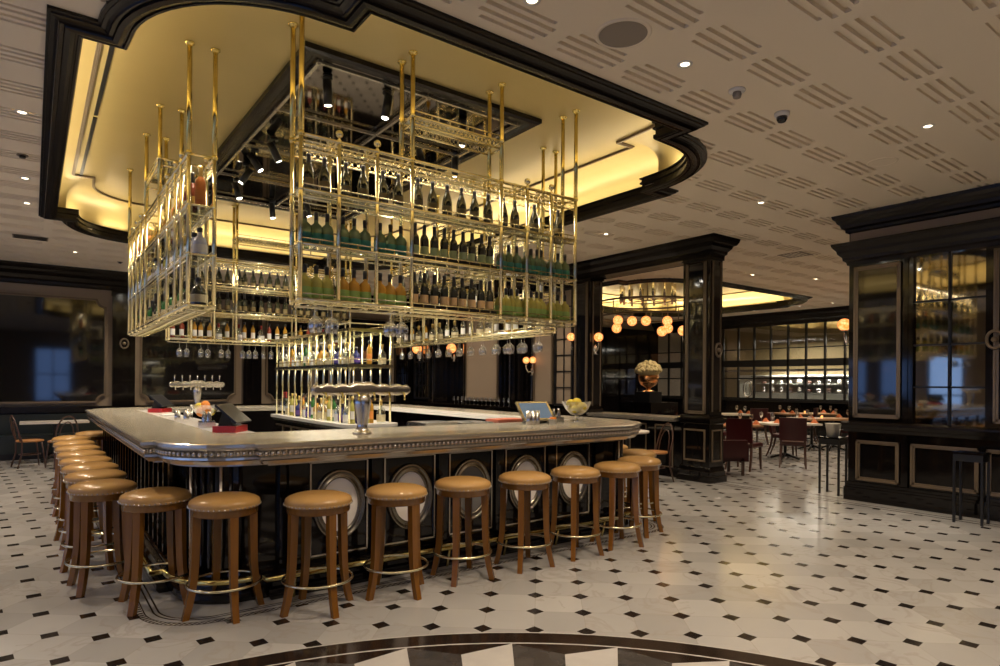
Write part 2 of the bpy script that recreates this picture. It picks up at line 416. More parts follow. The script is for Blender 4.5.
# ---- left end wall (Y = 15.6): glossy black glass panels in beige boiserie
YW = 15.6
def end_wall():
    m = MB(); m.box(-5.5, YW+.1, 0, 21.8, YW+.3, 4.9); w = struct('wall_back', m, MT['beige'])
    fr = [(-3.9, -1.9), (-1.6, 1.26), (1.88, 3.86), (4.55, 5.65), (6.2, 7.9)]
    for a, b in fr:
        z0, z1 = 1.04, 3.22; c = .22
        q = c*.72; poly = []
        for (px, pz, a0, pre, post) in ((a, z0, 90, (a, z0+c), (a+c, z0)), (b, z0, 180, (b-c, z0), (b, z0+c)), (b, z1, 270, (b, z1-c), (b-c, z1)), (a, z1, 0, (a+c, z1), (a, z1-c))):
            e2 = c-q; sx, sz = (1 if px == a else -1), (1 if pz == z0 else -1)
            arc = [(px+q*cos(R(a0-90*i/6)), pz+q*sin(R(a0-90*i/6))) for i in range(7)]
            poly.append(pre); poly += arc; poly.append(post)
        g = MB(); g.add([(x, YW+.05, z) for x, z in poly]+[(x, YW+.1, z) for x, z in poly], [tuple(range(len(poly)))]+[(i, (i+1) % len(poly), len(poly)+(i+1) % len(poly), len(poly)+i) for i in range(len(poly))])
        struct('panel', g, MT['blackglass'], w)
        e = MB(); e.rings([[(x, YW+.04, z) for x, z in poly], [(x, YW+.03, z) for x, z in offset(poly, .0)], [(x, YW+.03, z) for x, z in offset(poly, .035)], [(x, YW+.05, z) for x, z in offset(poly, .045)]])
        struct('panel_moulding', e, MT['bronze'], w)
    for a, b in ((-1.86, -1.68), (1.36, 1.78), (4.0, 4.42), (5.8, 6.08), (8.0, 8.45)):
        p = MB(); p.box(a, YW-.05, 0, b, YW+.1, 3.45)
        for k in range(3):
            t = a+(b-a)*(k+.5)/3; p.box(t-.028, YW-.085, 1.1, t+.028, YW-.05, 3.2)
        p.box(a-.03, YW-.09, 0, b+.03, YW+.1, .95); p.box(a-.02, YW-.09, 3.3, b+.02, YW+.1, 3.42)
        struct('pilaster', p, MT['black'], w)
    r = MB(); r.box(-5.5, YW, 0, 8.45, YW+.1, .86); r.box(-5.5, YW-.06, .86, 8.45, YW+.1, .93); r.box(-5.5, YW-.03, .93, 8.45, YW+.1, .98)
    struct('chair_rail', r, MT['frame'], w)
    c = MB(); x0, x1 = -5.5, 8.5
    prof = [(0, 3.42), (.04, 3.44), (.05, 3.50), (.10, 3.53), (.13, 3.60), (.22, 3.66), (.24, 3.71), (.30, 3.76), (.31, 3.80)]
    c.rings([[(x0, YW+.1, 3.42), (x1, YW+.1, 3.42)]]+[[(x0, YW+.05-d, z), (x1, YW+.05-d, z)] for d, z in prof], False)
    struct('cornice', c, MT['frame'], w)
end_wall()

def cornice_return(m, xf, y0, y1, prof, back=.36):
    m.rings([[(xf-d, y0, z) for d, z in prof], [(xf-d, y1+d, z) for d, z in prof], [(xf+back, y1+d, z) for d, z in prof]], False)
    top = prof[-1]; m.add([(xf-top[0], y0, top[1]), (xf-top[0], y1+top[0], top[1]), (xf+back, y1+top[0], top[1]), (xf+back, y0, top[1])], [(0,1,2,3)])
def ywall_profile(m, xf, y0, y1, prof, ends=True):
    """moulding running along Y on a face x=xf looking to -x; prof (projection, z)"""
    m.rings([[(xf-d, y0, z) for d, z in prof], [(xf-d, y1, z) for d, z in prof]], False, False, False)
    if ends:
        n = len(prof)
        m.add([(xf-d, y0, z) for d, z in prof]+[(xf+.02, y0, prof[-1][1]), (xf+.02, y0, prof[0][1])], [tuple(range(n+2))])
        m.add([(xf-d, y1, z) for d, z in prof]+[(xf+.02, y1, prof[-1][1]), (xf+.02, y1, prof[0][1])], [tuple(range(n+1, -1, -1))])

CROWN = [(0, 3.50), (.02, 3.50), (.025, 3.545), (.05, 3.56), (.055, 3.60), (.10, 3.645), (.115, 3.69), (.15, 3.70), (.18, 3.75), (.19, 3.80)]
def crown_box(m, x0, y0, x1, y1, prof=CROWN):
    sweep(m, [(x0,y0),(x1,y0),(x1,y1),(x0,y1)], [(-d, z) for d, z in prof])

# ---- partition line X = 8.4 : columns, half wall, beam, panelled wall
def partition():
    w = MB(); w.box(8.50, 8.95, 0, 8.72, YW+.1, 3.8); wl = struct('wall_partition', w, MT['black'])
    # beige panels and black fluted pilasters towards the corner
    def beige(a, b):
        p = MB(); p.box(8.465, a, 1.15, 8.50, b, 3.35); struct('panel', p, MT['beige'], wl)
        e = MB()
        for q in ((a-.05, a), (b, b+.05)): e.box(8.455, q[0], 1.10, 8.50, q[1], 3.40)
        e.box(8.455, a, 1.10, 8.50, b, 1.15); e.box(8.455, a, 3.35, 8.50, b, 3.40); struct('panel_moulding', e, MT['bronze'], wl)
    beige(9.68, 10.18); beige(11.55, 12.75)
    def pil(a, b, nf):
        p = MB(); p.box(8.42, a, 0, 8.50, b, 3.45)
        for k in range(nf):
            t = a+(b-a)*(k+.5)/nf; p.box(8.38, t-.035, 1.12, 8.42, t+.035, 3.3)
        p.box(8.39, a-.02, 0, 8.50, b+.02, 1.0); struct('pilaster', p, MT['black'], wl)
    pil(10.35, 10.95, 2); pil(11.15, 11.4, 1); pil(12.95, 13.35, 2); pil(13.6, 14.2, 2)
    for a, b in ((10.25, 10.3), (11.02, 11.07), (12.88, 12.92), (14.35, 14.4)):
        e = MB(); e.box(8.45, a, 1.0, 8.50, b, 3.4); struct('panel_moulding', e, MT['silver'], wl)
    # latticed windows
    for (a, b, nc) in ((9.06, 9.50, 2), (14.55, 15.3, 4)):
        f = MB(); f.box(8.46, a, 1.12, 8.50, b, 3.35); 
        f2 = struct('window_pane', f, MT['beige'] if nc == 2 else MT['mirror'], wl)
        g = MB(); g.box(8.43, a-.05, 1.07, 8.47, a, 3.4); g.box(8.43, b, 1.07, 8.47, b+.05, 3.4)
        g.box(8.43, a, 1.07, 8.47, b, 1.12); g.box(8.43, a, 3.35, 8.47, b, 3.4)
        for k in range(1, nc): t = a+(b-a)*k/nc; g.box(8.445, t-.012, 1.12, 8.46, t+.012, 3.35)
        for k in range(1, 7): t = 1.12+(2.23)*k/7; g.box(8.445, a, t-.012, 8.46, b, t+.012)
        struct('window_lattice', g, MT['blackmetal'], wl)
    r = MB(); r.box(8.40, 8.95, .90, 8.50, YW, .97); r.box(8.36, 8.95, .97, 8.50, YW, 1.0); struct('ledge', r, MT['frame'], wl)
    # beam with crown over the openings
    b = MB(); b.box(8.42, 5.92, 3.52, 8.70, 9.0, 3.8); crown_box(b, 8.40, 5.90, 8.72, YW); struct('beam', b, MT['frame'], wl)
    b = MB(); ywall_profile(b, 8.42, 6.4, 8.1, [(0, 3.44), (.02, 3.44), (.03, 3.48), (.05, 3.5)]); struct('beam_moulding', b, MT['bronze'], wl)
    def column(name, y0, y1):
        x0, x1 = 8.40, 8.72
        c = MB(); c.box(x0, y0, 0, x1, y1, 3.6); co = struct(name, c, MT['black'])
        g = MB(); g.box(x0-.012, y0+.12, 1.13, x0, y1-.12, 3.38); g.box(x0+.08, y0-.012, 1.13, x1-.08, y0, 3.38); struct('panel', g, MT['blackglass'], co)
        e = MB()
        for q in (.09, .06):
            t = .018
            e.box(x0-.022, y0+q, 1.07, x0, y0+q+t, 3.44); e.box(x0-.022, y1-q-t, 1.07, x0, y1-q, 3.44)
            e.box(x0-.022, y0+q, 1.06+(.09-q), x0, y1-q, 1.06+(.09-q)+t); e.box(x0-.022, y0+q, 3.42, x0, y1-q, 3.42+t)
        e.box(x0+.05, y0-.02, 1.1, x0+.07, y0, 3.44); e.box(x1-.07, y0-.02, 1.1, x1-.05, y0, 3.44)
        struct('panel_moulding', e, MT['bronze'], co)
        p = MB(); p.box(x0-.02, y0-.02, 0, x1+.02, y1+.02, .90)
        sweep(p, [(x0,y0),(x1,y0),(x1,y1),(x0,y1)], [(-.02,.90),(-.04,.92),(-.04,.95),(-.06,.96),(-.06,.99),(-.03,1.0),(-.02,1.04),(0,1.05)])
        sweep(p, [(x0,y0),(x1,y0),(x1,y1),(x0,y1)], [(-.02,.24),(-.03,.22),(-.035,.17),(-.045,.16),(-.045,.10),(-.06,.09),(-.06,0)])
        struct('pedestal', p, MT['black'], co)
        q = MB()
        for (ya, yb) in ((y0+.05, y0+.075), (y1-.075, y1-.05)): q.box(x0-.035, ya, .32, x0-.02, yb, .82)
        q.box(x0-.035, y0+.075, .32, x0-.02, y1-.075, .345); q.box(x0-.035, y0+.075, .795, x0-.02, y1-.075, .82)
        q.box(x0+.03, y0-.035, .32, x0+.055, y0-.02, .82); q.box(x1-.055, y0-.035, .32, x1-.03, y0-.02, .82)
        q.box(x0+.055, y0-.035, .32, x1-.055, y0-.02, .345); q.box(x0+.055, y0-.035, .795, x1-.055, y0-.02, .82)
        struct('pedestal_moulding', q, MT['bronze'], co)
        k = MB(); crown_box(k, x0, y0, x1, y1); k.box(x0-.02, y0-.02, 3.47, x1+.02, y1+.02, 3.51); struct('crown', k, MT['frame'], co)
        return co
    column('wall_column', 5.90, 6.40); column('wall_column', 8.50, 8.97)
    # low wall with shelf between them
    l = MB(); l.box(8.46, 6.4, 0, 8.66, 8.5, .92); lw = struct('wall_low', l, MT['black'])
    t = MB(); t.box(8.30, 6.45, .92, 8.82, 8.45, .95); t.box(8.27, 6.45, .95, 8.85, 8.45, .985); struct('shelf', t, MT['pewter'], lw)
    q = MB()
    for a in (6.62, 7.18, 7.70):
        q.box(8.445, a, .15, 8.46, a+.02, .85); q.box(8.445, a+.36, .15, 8.46, a+.38, .85); q.box(8.445, a, .15, 8.46, a+.38, .17); q.box(8.445, a, .83, 8.46, a+.38, .85)
    struct('panel_moulding', q, MT['bronze'], lw)
partition()

# ---- glazed black partition on the right (X = 8.85)
def right_wall():
    xf = 8.85; y1 = 4.04; y0 = -2.0
    w = MB(); w.box(xf, 3.32, .22, xf+.35, y1, 3.60); w.box(xf, y0, .22, xf+.35, 3.30, .92); w.box(xf, y0, 3.14, xf+.35, 3.3, 3.45)
    w.box(xf, y0, .9, xf+.35, 2.52, 3.2); w.box(xf, 3.27, .9, xf+.35, 3.33, 3.2)
    wl = struct('wall_right', w, MT['black'])
    p = MB(); p.box(xf-.08, y0, 0, xf+.38, y1+.02, .17); p.box(xf-.055, y0, .17, xf+.37, y1+.015, .20); p.box(xf-.03, y0, .20, xf+.36, y1+.01, .24)
    struct('plinth', p, MT['black'], wl)
    l = MB(); ywall_profile(l, xf, y0, y1+.05, [(0,.90),(.03,.91),(.04,.95),(.08,.96),(.09,1.0),(.11,1.005),(.11,1.03),(.03,1.05),(0,1.05)]); struct('ledge', l, MT['frame'], wl)
    def fr(a, b, z0, z1, t=.045, glass=None):
        e = MB()
        for k, (tt, d) in enumerate(((t, .018), (t*.45, .03))):
            e.box(xf-d, a, z0, xf, a+tt, z1); e.box(xf-d, b-tt, z0, xf, b, z1); e.box(xf-d, a, z0, xf, b, z0+tt); e.box(xf-d, a, z1-tt, xf, b, z1)
        struct('panel_moulding', e, MT['bronze'], wl)
        if glass: g = MB(); g.box(xf-.008, a+t, z0+t, xf, b-t, z1-t); struct('panel', g, glass, wl)
    fr(3.41, 3.93, .27, .80); fr(2.57, 3.28, .27, .80); fr(1.7, 2.5, .27, .80); fr(.8, 1.6, .27, .80)
    fr(3.40, 3.97, 1.10, 3.10, .05, MT['blackglass'])
    fr(1.8, 2.44, 1.10, 3.10, .05, MT['blackglass'])
    # mirrored window with glazing bars
    g = MB(); g.box(xf+.05, 2.50, 1.05, xf+.06, 3.29, 3.14); struct('window_pane', g, MT['mirror'], wl)
    b = MB(); b.box(xf+.02, 2.875, 1.05, xf+.05, 2.90, 3.14)
    for z in (1.50, 2.02, 2.56): b.box(xf+.02, 2.5, z, xf+.05, 3.28, z+.022)
    struct('glazing_bars', b, MT['blackmetal'], wl)
    c = MB(); low = [(0,3.14),(.02,3.14),(.03,3.18),(.06,3.20),(.065,3.24),(.11,3.29),(.12,3.33),(.16,3.38),(.17,3.41),(.17,3.425)]
    cornice_return(c, xf, y0, y1, low); struct('lower_cornice', c, MT['frame'], wl)
    f = MB(); f.box(xf-.02, y0, 3.42, xf+.3, y1-.02, 3.58); struct('frieze', f, MT['beige'], wl)
    u = MB(); cornice_return(u, xf, y0, y1-.02, [(.02,3.56),(.05,3.575),(.055,3.61),(.09,3.63),(.10,3.67),(.13,3.70),(.14,3.73),(.17,3.76),(.18,3.80)]); struct('upper_cornice', u, MT['frame'], wl)
    for y in (4.0, 2.0):
        pass
right_wall()

# ---- far dining room: glazed screen to the open kitchen (X = 19)
def far_wall():
    X = 19.0
    w = MB(); w.box(X, 2, 0, X+.15, 16, 1.02); w.box(X, 2, 3.42, X+.15, 16, 3.8)
    wl = struct('wall_far', w, MT['black'])
    c = MB(); ywall_profile(c, X, 2, 15.7, [(0,3.40),(.05,3.42),(.07,3.5),(.14,3.55),(.17,3.64),(.25,3.70),(.27,3.80)]); struct('cornice', c, MT['frame'], wl)
    b = MB(); y = 3.0
    while y < 15.7:
        b.box(X-.02, y, 1.02, X+.04, y+.06, 3.42); y += .575
    for z, t in ((1.04, .05), (1.70, .04), (2.10, .22), (2.66, .03)): b.box(X-.02, 2.6, z, X+.04, 15.7, z+t)
    b.box(X-.08, 2.6, .98, X+.06, 15.7, 1.05); struct('glazing_bars', b, MT['blackmetal'], wl)
    g = MB(); g.box(X+.0, 2.6, 1.02, X+.01, 15.7, 3.42); struct('window_pane', g, MT['pane'], wl)
    k = MB(); k.box(21.6, 2, 0, 21.8, 16, 4.9); kw = struct('wall_kitchen', k, MT['tan'])
    s = MB(); s.box(21.2, 4, .9, 21.6, 13.6, 1.86); struct('tiled_splashback', s, MT['silverleaf'], kw)
    s = MB()
    for z in (1.25, 1.52, 1.8): s.box(21.0, 4, z, 21.2, 13.0, z+.02)
    struct('shelf', s, MT['steel'], kw)
    s = MB(); s.box(20.9, 2.5, 1.98, 21.6, 15.5, 2.06); struct('hood', s, MT['steel'], kw)
    random.seed(4)
    for r, z in enumerate((1.27, 1.54)):
        n = 26
        for i in range(n):
            yy = 4.3+i*.33
            q = MB(); h = random.uniform(.10, .2); rr = random.uniform(.05, .09)
            q.lathe([(rr*.6, 0), (rr, h*.3), (rr, h*.9), (rr*.8, h)], 8, (21.1, yy, z))
            tag(q.build('kitchen_pot', [MT['steel'], MT['linen'], MT['darkwood']][random.randrange(3)]), 'small pot on the %s kitchen shelf behind the glazing, %s' % (('lower', 'upper')[r], ordn(n-1-i, n)), 'pot', 'pots on the kitchen shelves')
    # round emblem of a ring on the glass
    e = MB(); cy, cz = 11.85, 1.38
    e.tube([(X-.03, cy+.17*cos(a), cz+.27*sin(a)) for a in [i*2*pi/24 for i in range(24)]], .02, 6, closed=True)
    e.tube([(X-.03, cy+.08*cos(a), cz+.2*sin(a)) for a in [i*2*pi/24 for i in range(24)]], .012, 6, closed=True)
    tag(e.build('ring_emblem', MT['silver']), 'pale oval ring emblem on the far kitchen glazing', 'sign')
    # dark panelled door wall at the far left of the dining room
    d = MB(); d.box(14.6, YW, 0, 19, YW+.1, 3.5)
    for a in (14.9, 15.9, 16.9, 17.9): d.box(a, YW-.04, .3, a+.7, YW, 3.1)
    dd = struct('door_1', d, MT['black'])
    h = MB()
    for a in (15.75, 17.75): h.box(a, YW-.08, 1.0, a+.02, YW-.04, 1.35)
    struct('door_handle', h, MT['silver'], dd)
far_wall()

# outer walls behind and left of the camera, with tall windows to the dusk
def outer_walls():
    w = MB(); Y = -5
    x = -5.5
    wins = [(-3.4, -2.0), (.1, 1.5)]
    for a, b in wins:
        w.box(x, Y-.2, 0, a, Y, 4.9); w.box(a, Y-.2, 0, b, Y, .5); w.box(a, Y-.2, 3.0, b, Y, 4.9); x = b
    w.box(x, Y-.2, 0, 21.8, Y, 4.9); struct('wall_front', w, MT['beige'])
    for k, (a, b) in enumerate(wins):
        g = MB(); t = .05
        for q in (a, (a+b)/2-t/2, b-t): g.box(q, Y-.12, .5, q+t, Y-.05, 3.0)
        for z in (.5, 1.75, 2.95): g.box(a, Y-.12, z, b, Y-.05, z+t)
        f = struct('window_%d' % (k+1), g, MT['blackmetal']); p = MB(); p.box(a, Y-.09, .5, b, Y-.085, 3.0); struct('window_pane', p, MT['pane'], f)
    w = MB(); X = -5.5; y = -5.2; wins = [(.5, 2.5), (4.0, 6.0), (7.2, 8.2), (8.6, 9.6), (10.0, 11.0), (12, 13.5)]
    for a, b in wins:
        w.box(X-.2, y, 0, X, a, 4.9); w.box(X-.2, a, 0, X, b, .4); w.box(X-.2, a, 2.5, X, b, 4.9); y = b
    w.box(X-.2, y, 0, X, 16, 4.9); struct('wall_left', w, MT['beige'])
    for k, (a, b) in enumerate(wins):
        g = MB(); t = .05
        for q in (a, b-t): g.box(X-.12, q, .4, X-.05, q+t, 2.5)
        for z in (.4, 1.2, 2.45): g.box(X-.12, a, z, X-.05, b, z+t)
        f = struct('window_%d' % (k+3), g, MT['blackmetal']); p = MB(); p.box(X-.09, a, .4, X-.085, b, 2.5); struct('window_pane', p, MT['pane'], f)
    w = MB(); w.box(21.8, -5.2, 0, 22, 16, 4.9); w.box(9.2, 1.6, 0, 19.2, 1.8, 3.8); struct('wall_side', w, MT['beige'])
outer_walls()

# ---- floor medallion (inlaid marble star and ring)
def medallion():
    cx, cy, R0 = .466, .381, 3.273
    N = 144; z = .0015
    def ring(m, r0, r1):
        m.rings([[(cx+r*cos(2*pi*i/N), cy+r*sin(2*pi*i/N), z) for i in range(N)] for r in (r1, r0)])
    m = MB(); ring(m, 3.13, R0); m.cur = 1; ring(m, 3.115, 3.13); ring(m, R0, R0+.012)
    k = 32; ph = R(54.65)
    Ro, Ri, Rb = 3.115, 2.98, 1.9
    def P(r, a): return (cx+r*cos(a), cy+r*sin(a), z)
    st = 2*pi/k
    for i in range(k):
        a = ph+i*st
        m.cur = 2; m.add([P(Rb, a), P(Ri, a-st/2), P(Ro, a), ], [(0, 2, 1)]); m.add([P(Rb, a-st/2), P(Ri, a-st/2), P(Rb, a)], [(0, 2, 1)])
        m.cur = 1; m.add([P(Rb, a), P(Ro, a), P(Ri, a+st/2)], [(0, 2, 1)]); m.add([P(Rb, a), P(Ri, a+st/2), P(Rb, a+st/2)], [(0, 2, 1)])
        m.cur = 0
        a1 = a+st/2
        arc = [P(Ro, a+st*j/8) for j in range(9)]
        m.add(arc+[P(Ri, a1)], [tuple(range(9, -1, -1))])
    m.cur = 0; m.add([P(Rb, 2*pi*i/N) for i in range(N)], [tuple(range(N))])
    m.cur = 1; m.rings([[(cx+r*cos(2*pi*i/N), cy+r*sin(2*pi*i/N), z+.0005) for i in range(N)] for r in (1.75, 1.6)])
    # fix: white plinth triangles facing up
    struct('light_block_slab3', m, [MT['marble_b'], mat('inlay_marble', (.47, .45, .43), .18, var=.15, vscale=7), MT['marble_d']])
medallion()

# ------------------------------------------------------------------ the bar
BO = outline(.60, 4.34, .08, .53)
def bar():
    t = thing('bar_counter', 'large island bar with pewter counter, black lacquer front and oval medallions', 'bar', (CX, CY, 0))
        # top slab: outer edge profile swept round, top surface as quads between outer and inner rings
    n = len(BO)
    ztop, zb = 1.11, .955
    top = MB()
    o1 = offset(BO, .012)
    def inn(p):
        x = min(max(p[0], 1.18), 4.96); y = min(max(p[1], 5.30), 10.20)
        return (x, y)
    ip = [inn(p) for p in o1]
    top.rings([[(x, y, ztop) for x, y in o1], [(x, y, ztop) for x, y in ip], [(x, y, ztop-.05) for x, y in ip], [(x, y, ztop-.05) for x, y in o1]])
    top.build('counter_top', MT['pewtertop'], t)
    e = MB(); sweep(e, BO, [(.012, ztop), (.0, ztop-.008), (0, ztop-.03), (.018, ztop-.036), (.022, ztop-.05), (.04, ztop-.06), (.045, ztop-.085), (.03, ztop-.10), (.028, ztop-.115), (.045, ztop-.125), (.06, ztop-.15), (.10, ztop-.155), (.12, ztop-.16), (.24, ztop-.165)])
    e.build('counter_edge', MT['pewter'], t)
    # bead row
    b = MB(); path = offset(BO, .028); zc = ztop-.074
    acc = 0; L = .040
    for i in range(n):
        p, q = Vector(path[i]), Vector(path[(i+1) % n]); d = (q-p).length; u = (q-p)/d if d else p
        # only the sides that can be seen get beads
        while acc < d:
            c = p+u*acc
            if c.y < 6.5 or c.x < 1.2:
                b.lathe([(.006, -.016), (.014, -.009), (.014, .009), (.006, .016)], 6, (c.x, c.y, zc))
            acc += L
        acc -= d
    b.build('bead_row', MT['silver'], t)
    b = MB(); path = offset(BO, .10)
    b2 = MB(); sweep(b2, BO, [(.10, .957), (.10, .945), (.125, .94), (.125, .957)]); b2.build('lower_moulding', MT['silver'], t)
    # body
    bd = MB(); sweep(bd, BO, [(.22, .95), (.22, .10)]); 
    bd.box(1.14, 5.26, .06, 1.18, 10.24, 1.06); bd.box(4.96, 5.26, .06, 5.0, 10.24, 1.06); bd.box(1.18, 5.26, .06, 4.96, 5.30, 1.06); bd.box(1.18, 10.20, .06, 4.96, 10.24, 1.06)
    bd.build('body', MT['black'], t)
    pl = MB(); sweep(pl, BO, [(.22, .20), (.20, .19), (.195, .17), (.16, .16), (.15, .12), (.15, .09), (.12, .08), (.12, .03), (.14, .0)]); pl.build('plinth', MT['black'], t)
    # front panels with ovals
    F = 4.34+.22
    RINGM = mat('aged_silver_ring', (.30, .27, .22), .22, .95)
    xs = [(1.643, 2.103), (2.24, 2.707), (2.844, 3.295), (3.44, 3.915), (4.05, 4.496)]
    for k, (a, c) in enumerate(xs):
        m = MB(); w = .012
        m.box(a, F-.014, .235, a+w, F, .935); m.box(c-w, F-.014, .235, c, F, .935); m.box(a, F-.014, .923, c, F, .935); m.box(a, F-.014, .235, c, F, .247)
        m.build('panel_trim', MT['silver'], t)
        cx = (a+c)/2; cz = .60; N = 40
        def el(rx, rz, y): return [(cx+rx*cos(2*pi*i/N), y, cz+rz*sin(2*pi*i/N)) for i in range(N)]
        r = MB(); r.rings([el(.205,.265,F), el(.205,.265,F-.022), el(.195,.255,F-.03), el(.185,.245,F-.022), el(.18,.24,F-.014), el(.165,.222,F-.014), el(.160,.216,F-.026), el(.15,.205,F-.026), el(.145,.198,F-.008)], smooth=True)
        rm = r.build('medallion_ring', RINGM, t)
        o = MB(); e0 = el(.147, .20, F-.009); o.add(e0, [tuple(range(N-1, -1, -1))]); 
        o.build('medallion', MT['darkreflection'] if k == 2 else MT['cream'], t, label='oval medallion painted with a dark reflection' if k == 2 else None)
    for x in (2.172, 2.776, 3.368, 3.982, 1.53, 4.61):
        m = MB(); m.box(x-.045, F-.03, .21, x+.045, F, .945); m.box(x-.055, F-.04, .21, x+.055, F, .27); m.box(x-.05, F-.036, .90, x+.05, F, .945)
        m.build('pilaster', MT['black'], t)
    # fluted strips on left side and rounded corner
    y = 5.1
    while y < 10.4:
        m = MB(); m.box(.82-.016, y, .21, .82, y+.045, .94); m.build('pilaster', MT['black'], t)
        m = MB(); m.box(.82-.010, y+.09, .21, .82, y+.10, .94); m.build('panel_trim', MT['silver'], t)
        y += .24
    for cxx, sgn in ((1.21, -1), (2*CX-1.21, 1)):
        for k in range(8):
            a = pi+pi/2*(k+.5)/8 if sgn < 0 else 1.5*pi+pi/2*(k+.5)/8
            rr = .32; px, py = cxx+rr*cos(a), 4.95+rr*sin(a)
            m = MB(); m.cyl((px, py, .20), (px, py, .945), .014, n=6); m.build('reed', MT['pewter'] if k in (1, 5) else MT['black'], t)
    # foot rail
    fr = MB(); rp = offset(BO, .09); fr.tube([(x, yy, .165) for x, yy in rp], .02, 8, closed=True); fr.build('foot_rail', MT['brass'], t)
    for x in (1.5, 2.17, 2.78, 3.37, 3.98, 4.6):
        m = MB(); m.tube([(x, 4.47, .0), (x, 4.43, .145)], .012, 6); m.tube([(x, 4.56, .165), (x, 4.43, .165)], .01, 6); m.build('rail_bracket', MT['brass'], t)
    # inner work shelf, ice wells and sink
    s = MB(); s.box(1.18, 5.30, .80, 4.96, 5.75, .84); s.build('work_shelf', MT['steel'], t)
    s = MB(); s.box(1.18, 5.30, 1.06, 1.50, 10.20, 1.10); s.build('side_shelf', MT['marble_w'], t)
    s = MB(); s.box(4.64, 5.30, 1.06, 4.96, 10.20, 1.10); s.build('side_shelf', MT['marble_w'], t)
bar()

# back bar island with stepped brass shelving
def island():
    t = thing('back_bar_island', 'central dark island cabinet inside the bar with brass bottle shelving', 'cabinet', (CX, 7.9, 0))
    x0, x1, y0, y1 = 2.74, 3.42, 6.5, 9.3
    def rr(d, r=.14, seg=6):
        pts = []
        for cx, cy, a0 in ((x0+d+r, y0+d+r, pi), (x1-d-r, y0+d+r, 1.5*pi), (x1-d-r, y1-d-r, 0), (x0+d+r, y1-d-r, .5*pi)):
            for i in range(seg+1): a = a0+pi/2*i/seg; pts.append((cx+r*cos(a), cy+r*sin(a)))
        return pts
    m = MB(); m.prism(rr(0), 1.02, 1.055); m.build('counter_top', MT['marble_w'], t)
    m = MB(); m.prism(rr(.012), .985, 1.02); m.build('counter_edge', MT['pewter'], t)
    m = MB(); m.prism(rr(.05), 0, .985); m.build('body', MT['frame'], t)
    for k in range(7):
        ya = y0+.2+k*.345; m = MB(); m.box(x0+.038, ya, .12, x0+.05, ya+.02, .93); m.box(x0+.038, ya+.02, .91, x0+.05, ya+.30, .93); m.box(x0+.038, ya+.02, .12, x0+.05, ya+.30, .14); m.build('panel_trim', MT['bronze'], t)
    a0, a1, b0, b1 = x0+.09, x1-.09, y0+.12, y1-.10
    ys = [b0+(b1-b0)*i/10 for i in range(11)]
    for x in (a0, a1):
        for y in ys:
            m = MB(); m.cyl((x, y, 1.055), (x, y, 2.12), .012, n=6); m.build('post', MT['palebrass'], t)
    for z in (1.72, 2.12):
        m = MB(); m.box(a0-.02, b0-.02, z-.012, a1+.02, b1+.02, z); m.build('shelf', MT['shelfglass'], t)
        m = MB(); g = [(a0-.03, b0-.03), (a1+.03, b0-.03), (a1+.03, b1+.03), (a0-.03, b1+.03)]
        sweep(m, g, [(0, z-.03), (0, z+.004), (.03, z+.004), (.03, z-.03), (0, z-.03)])
        m.tube([(x, y, z+.06) for x, y in offset(g, .01)], .007, 6, closed=True); m.build('shelf_rail', MT['palebrass'], t)
    return a0, a1, b0, b1
ISL = island()

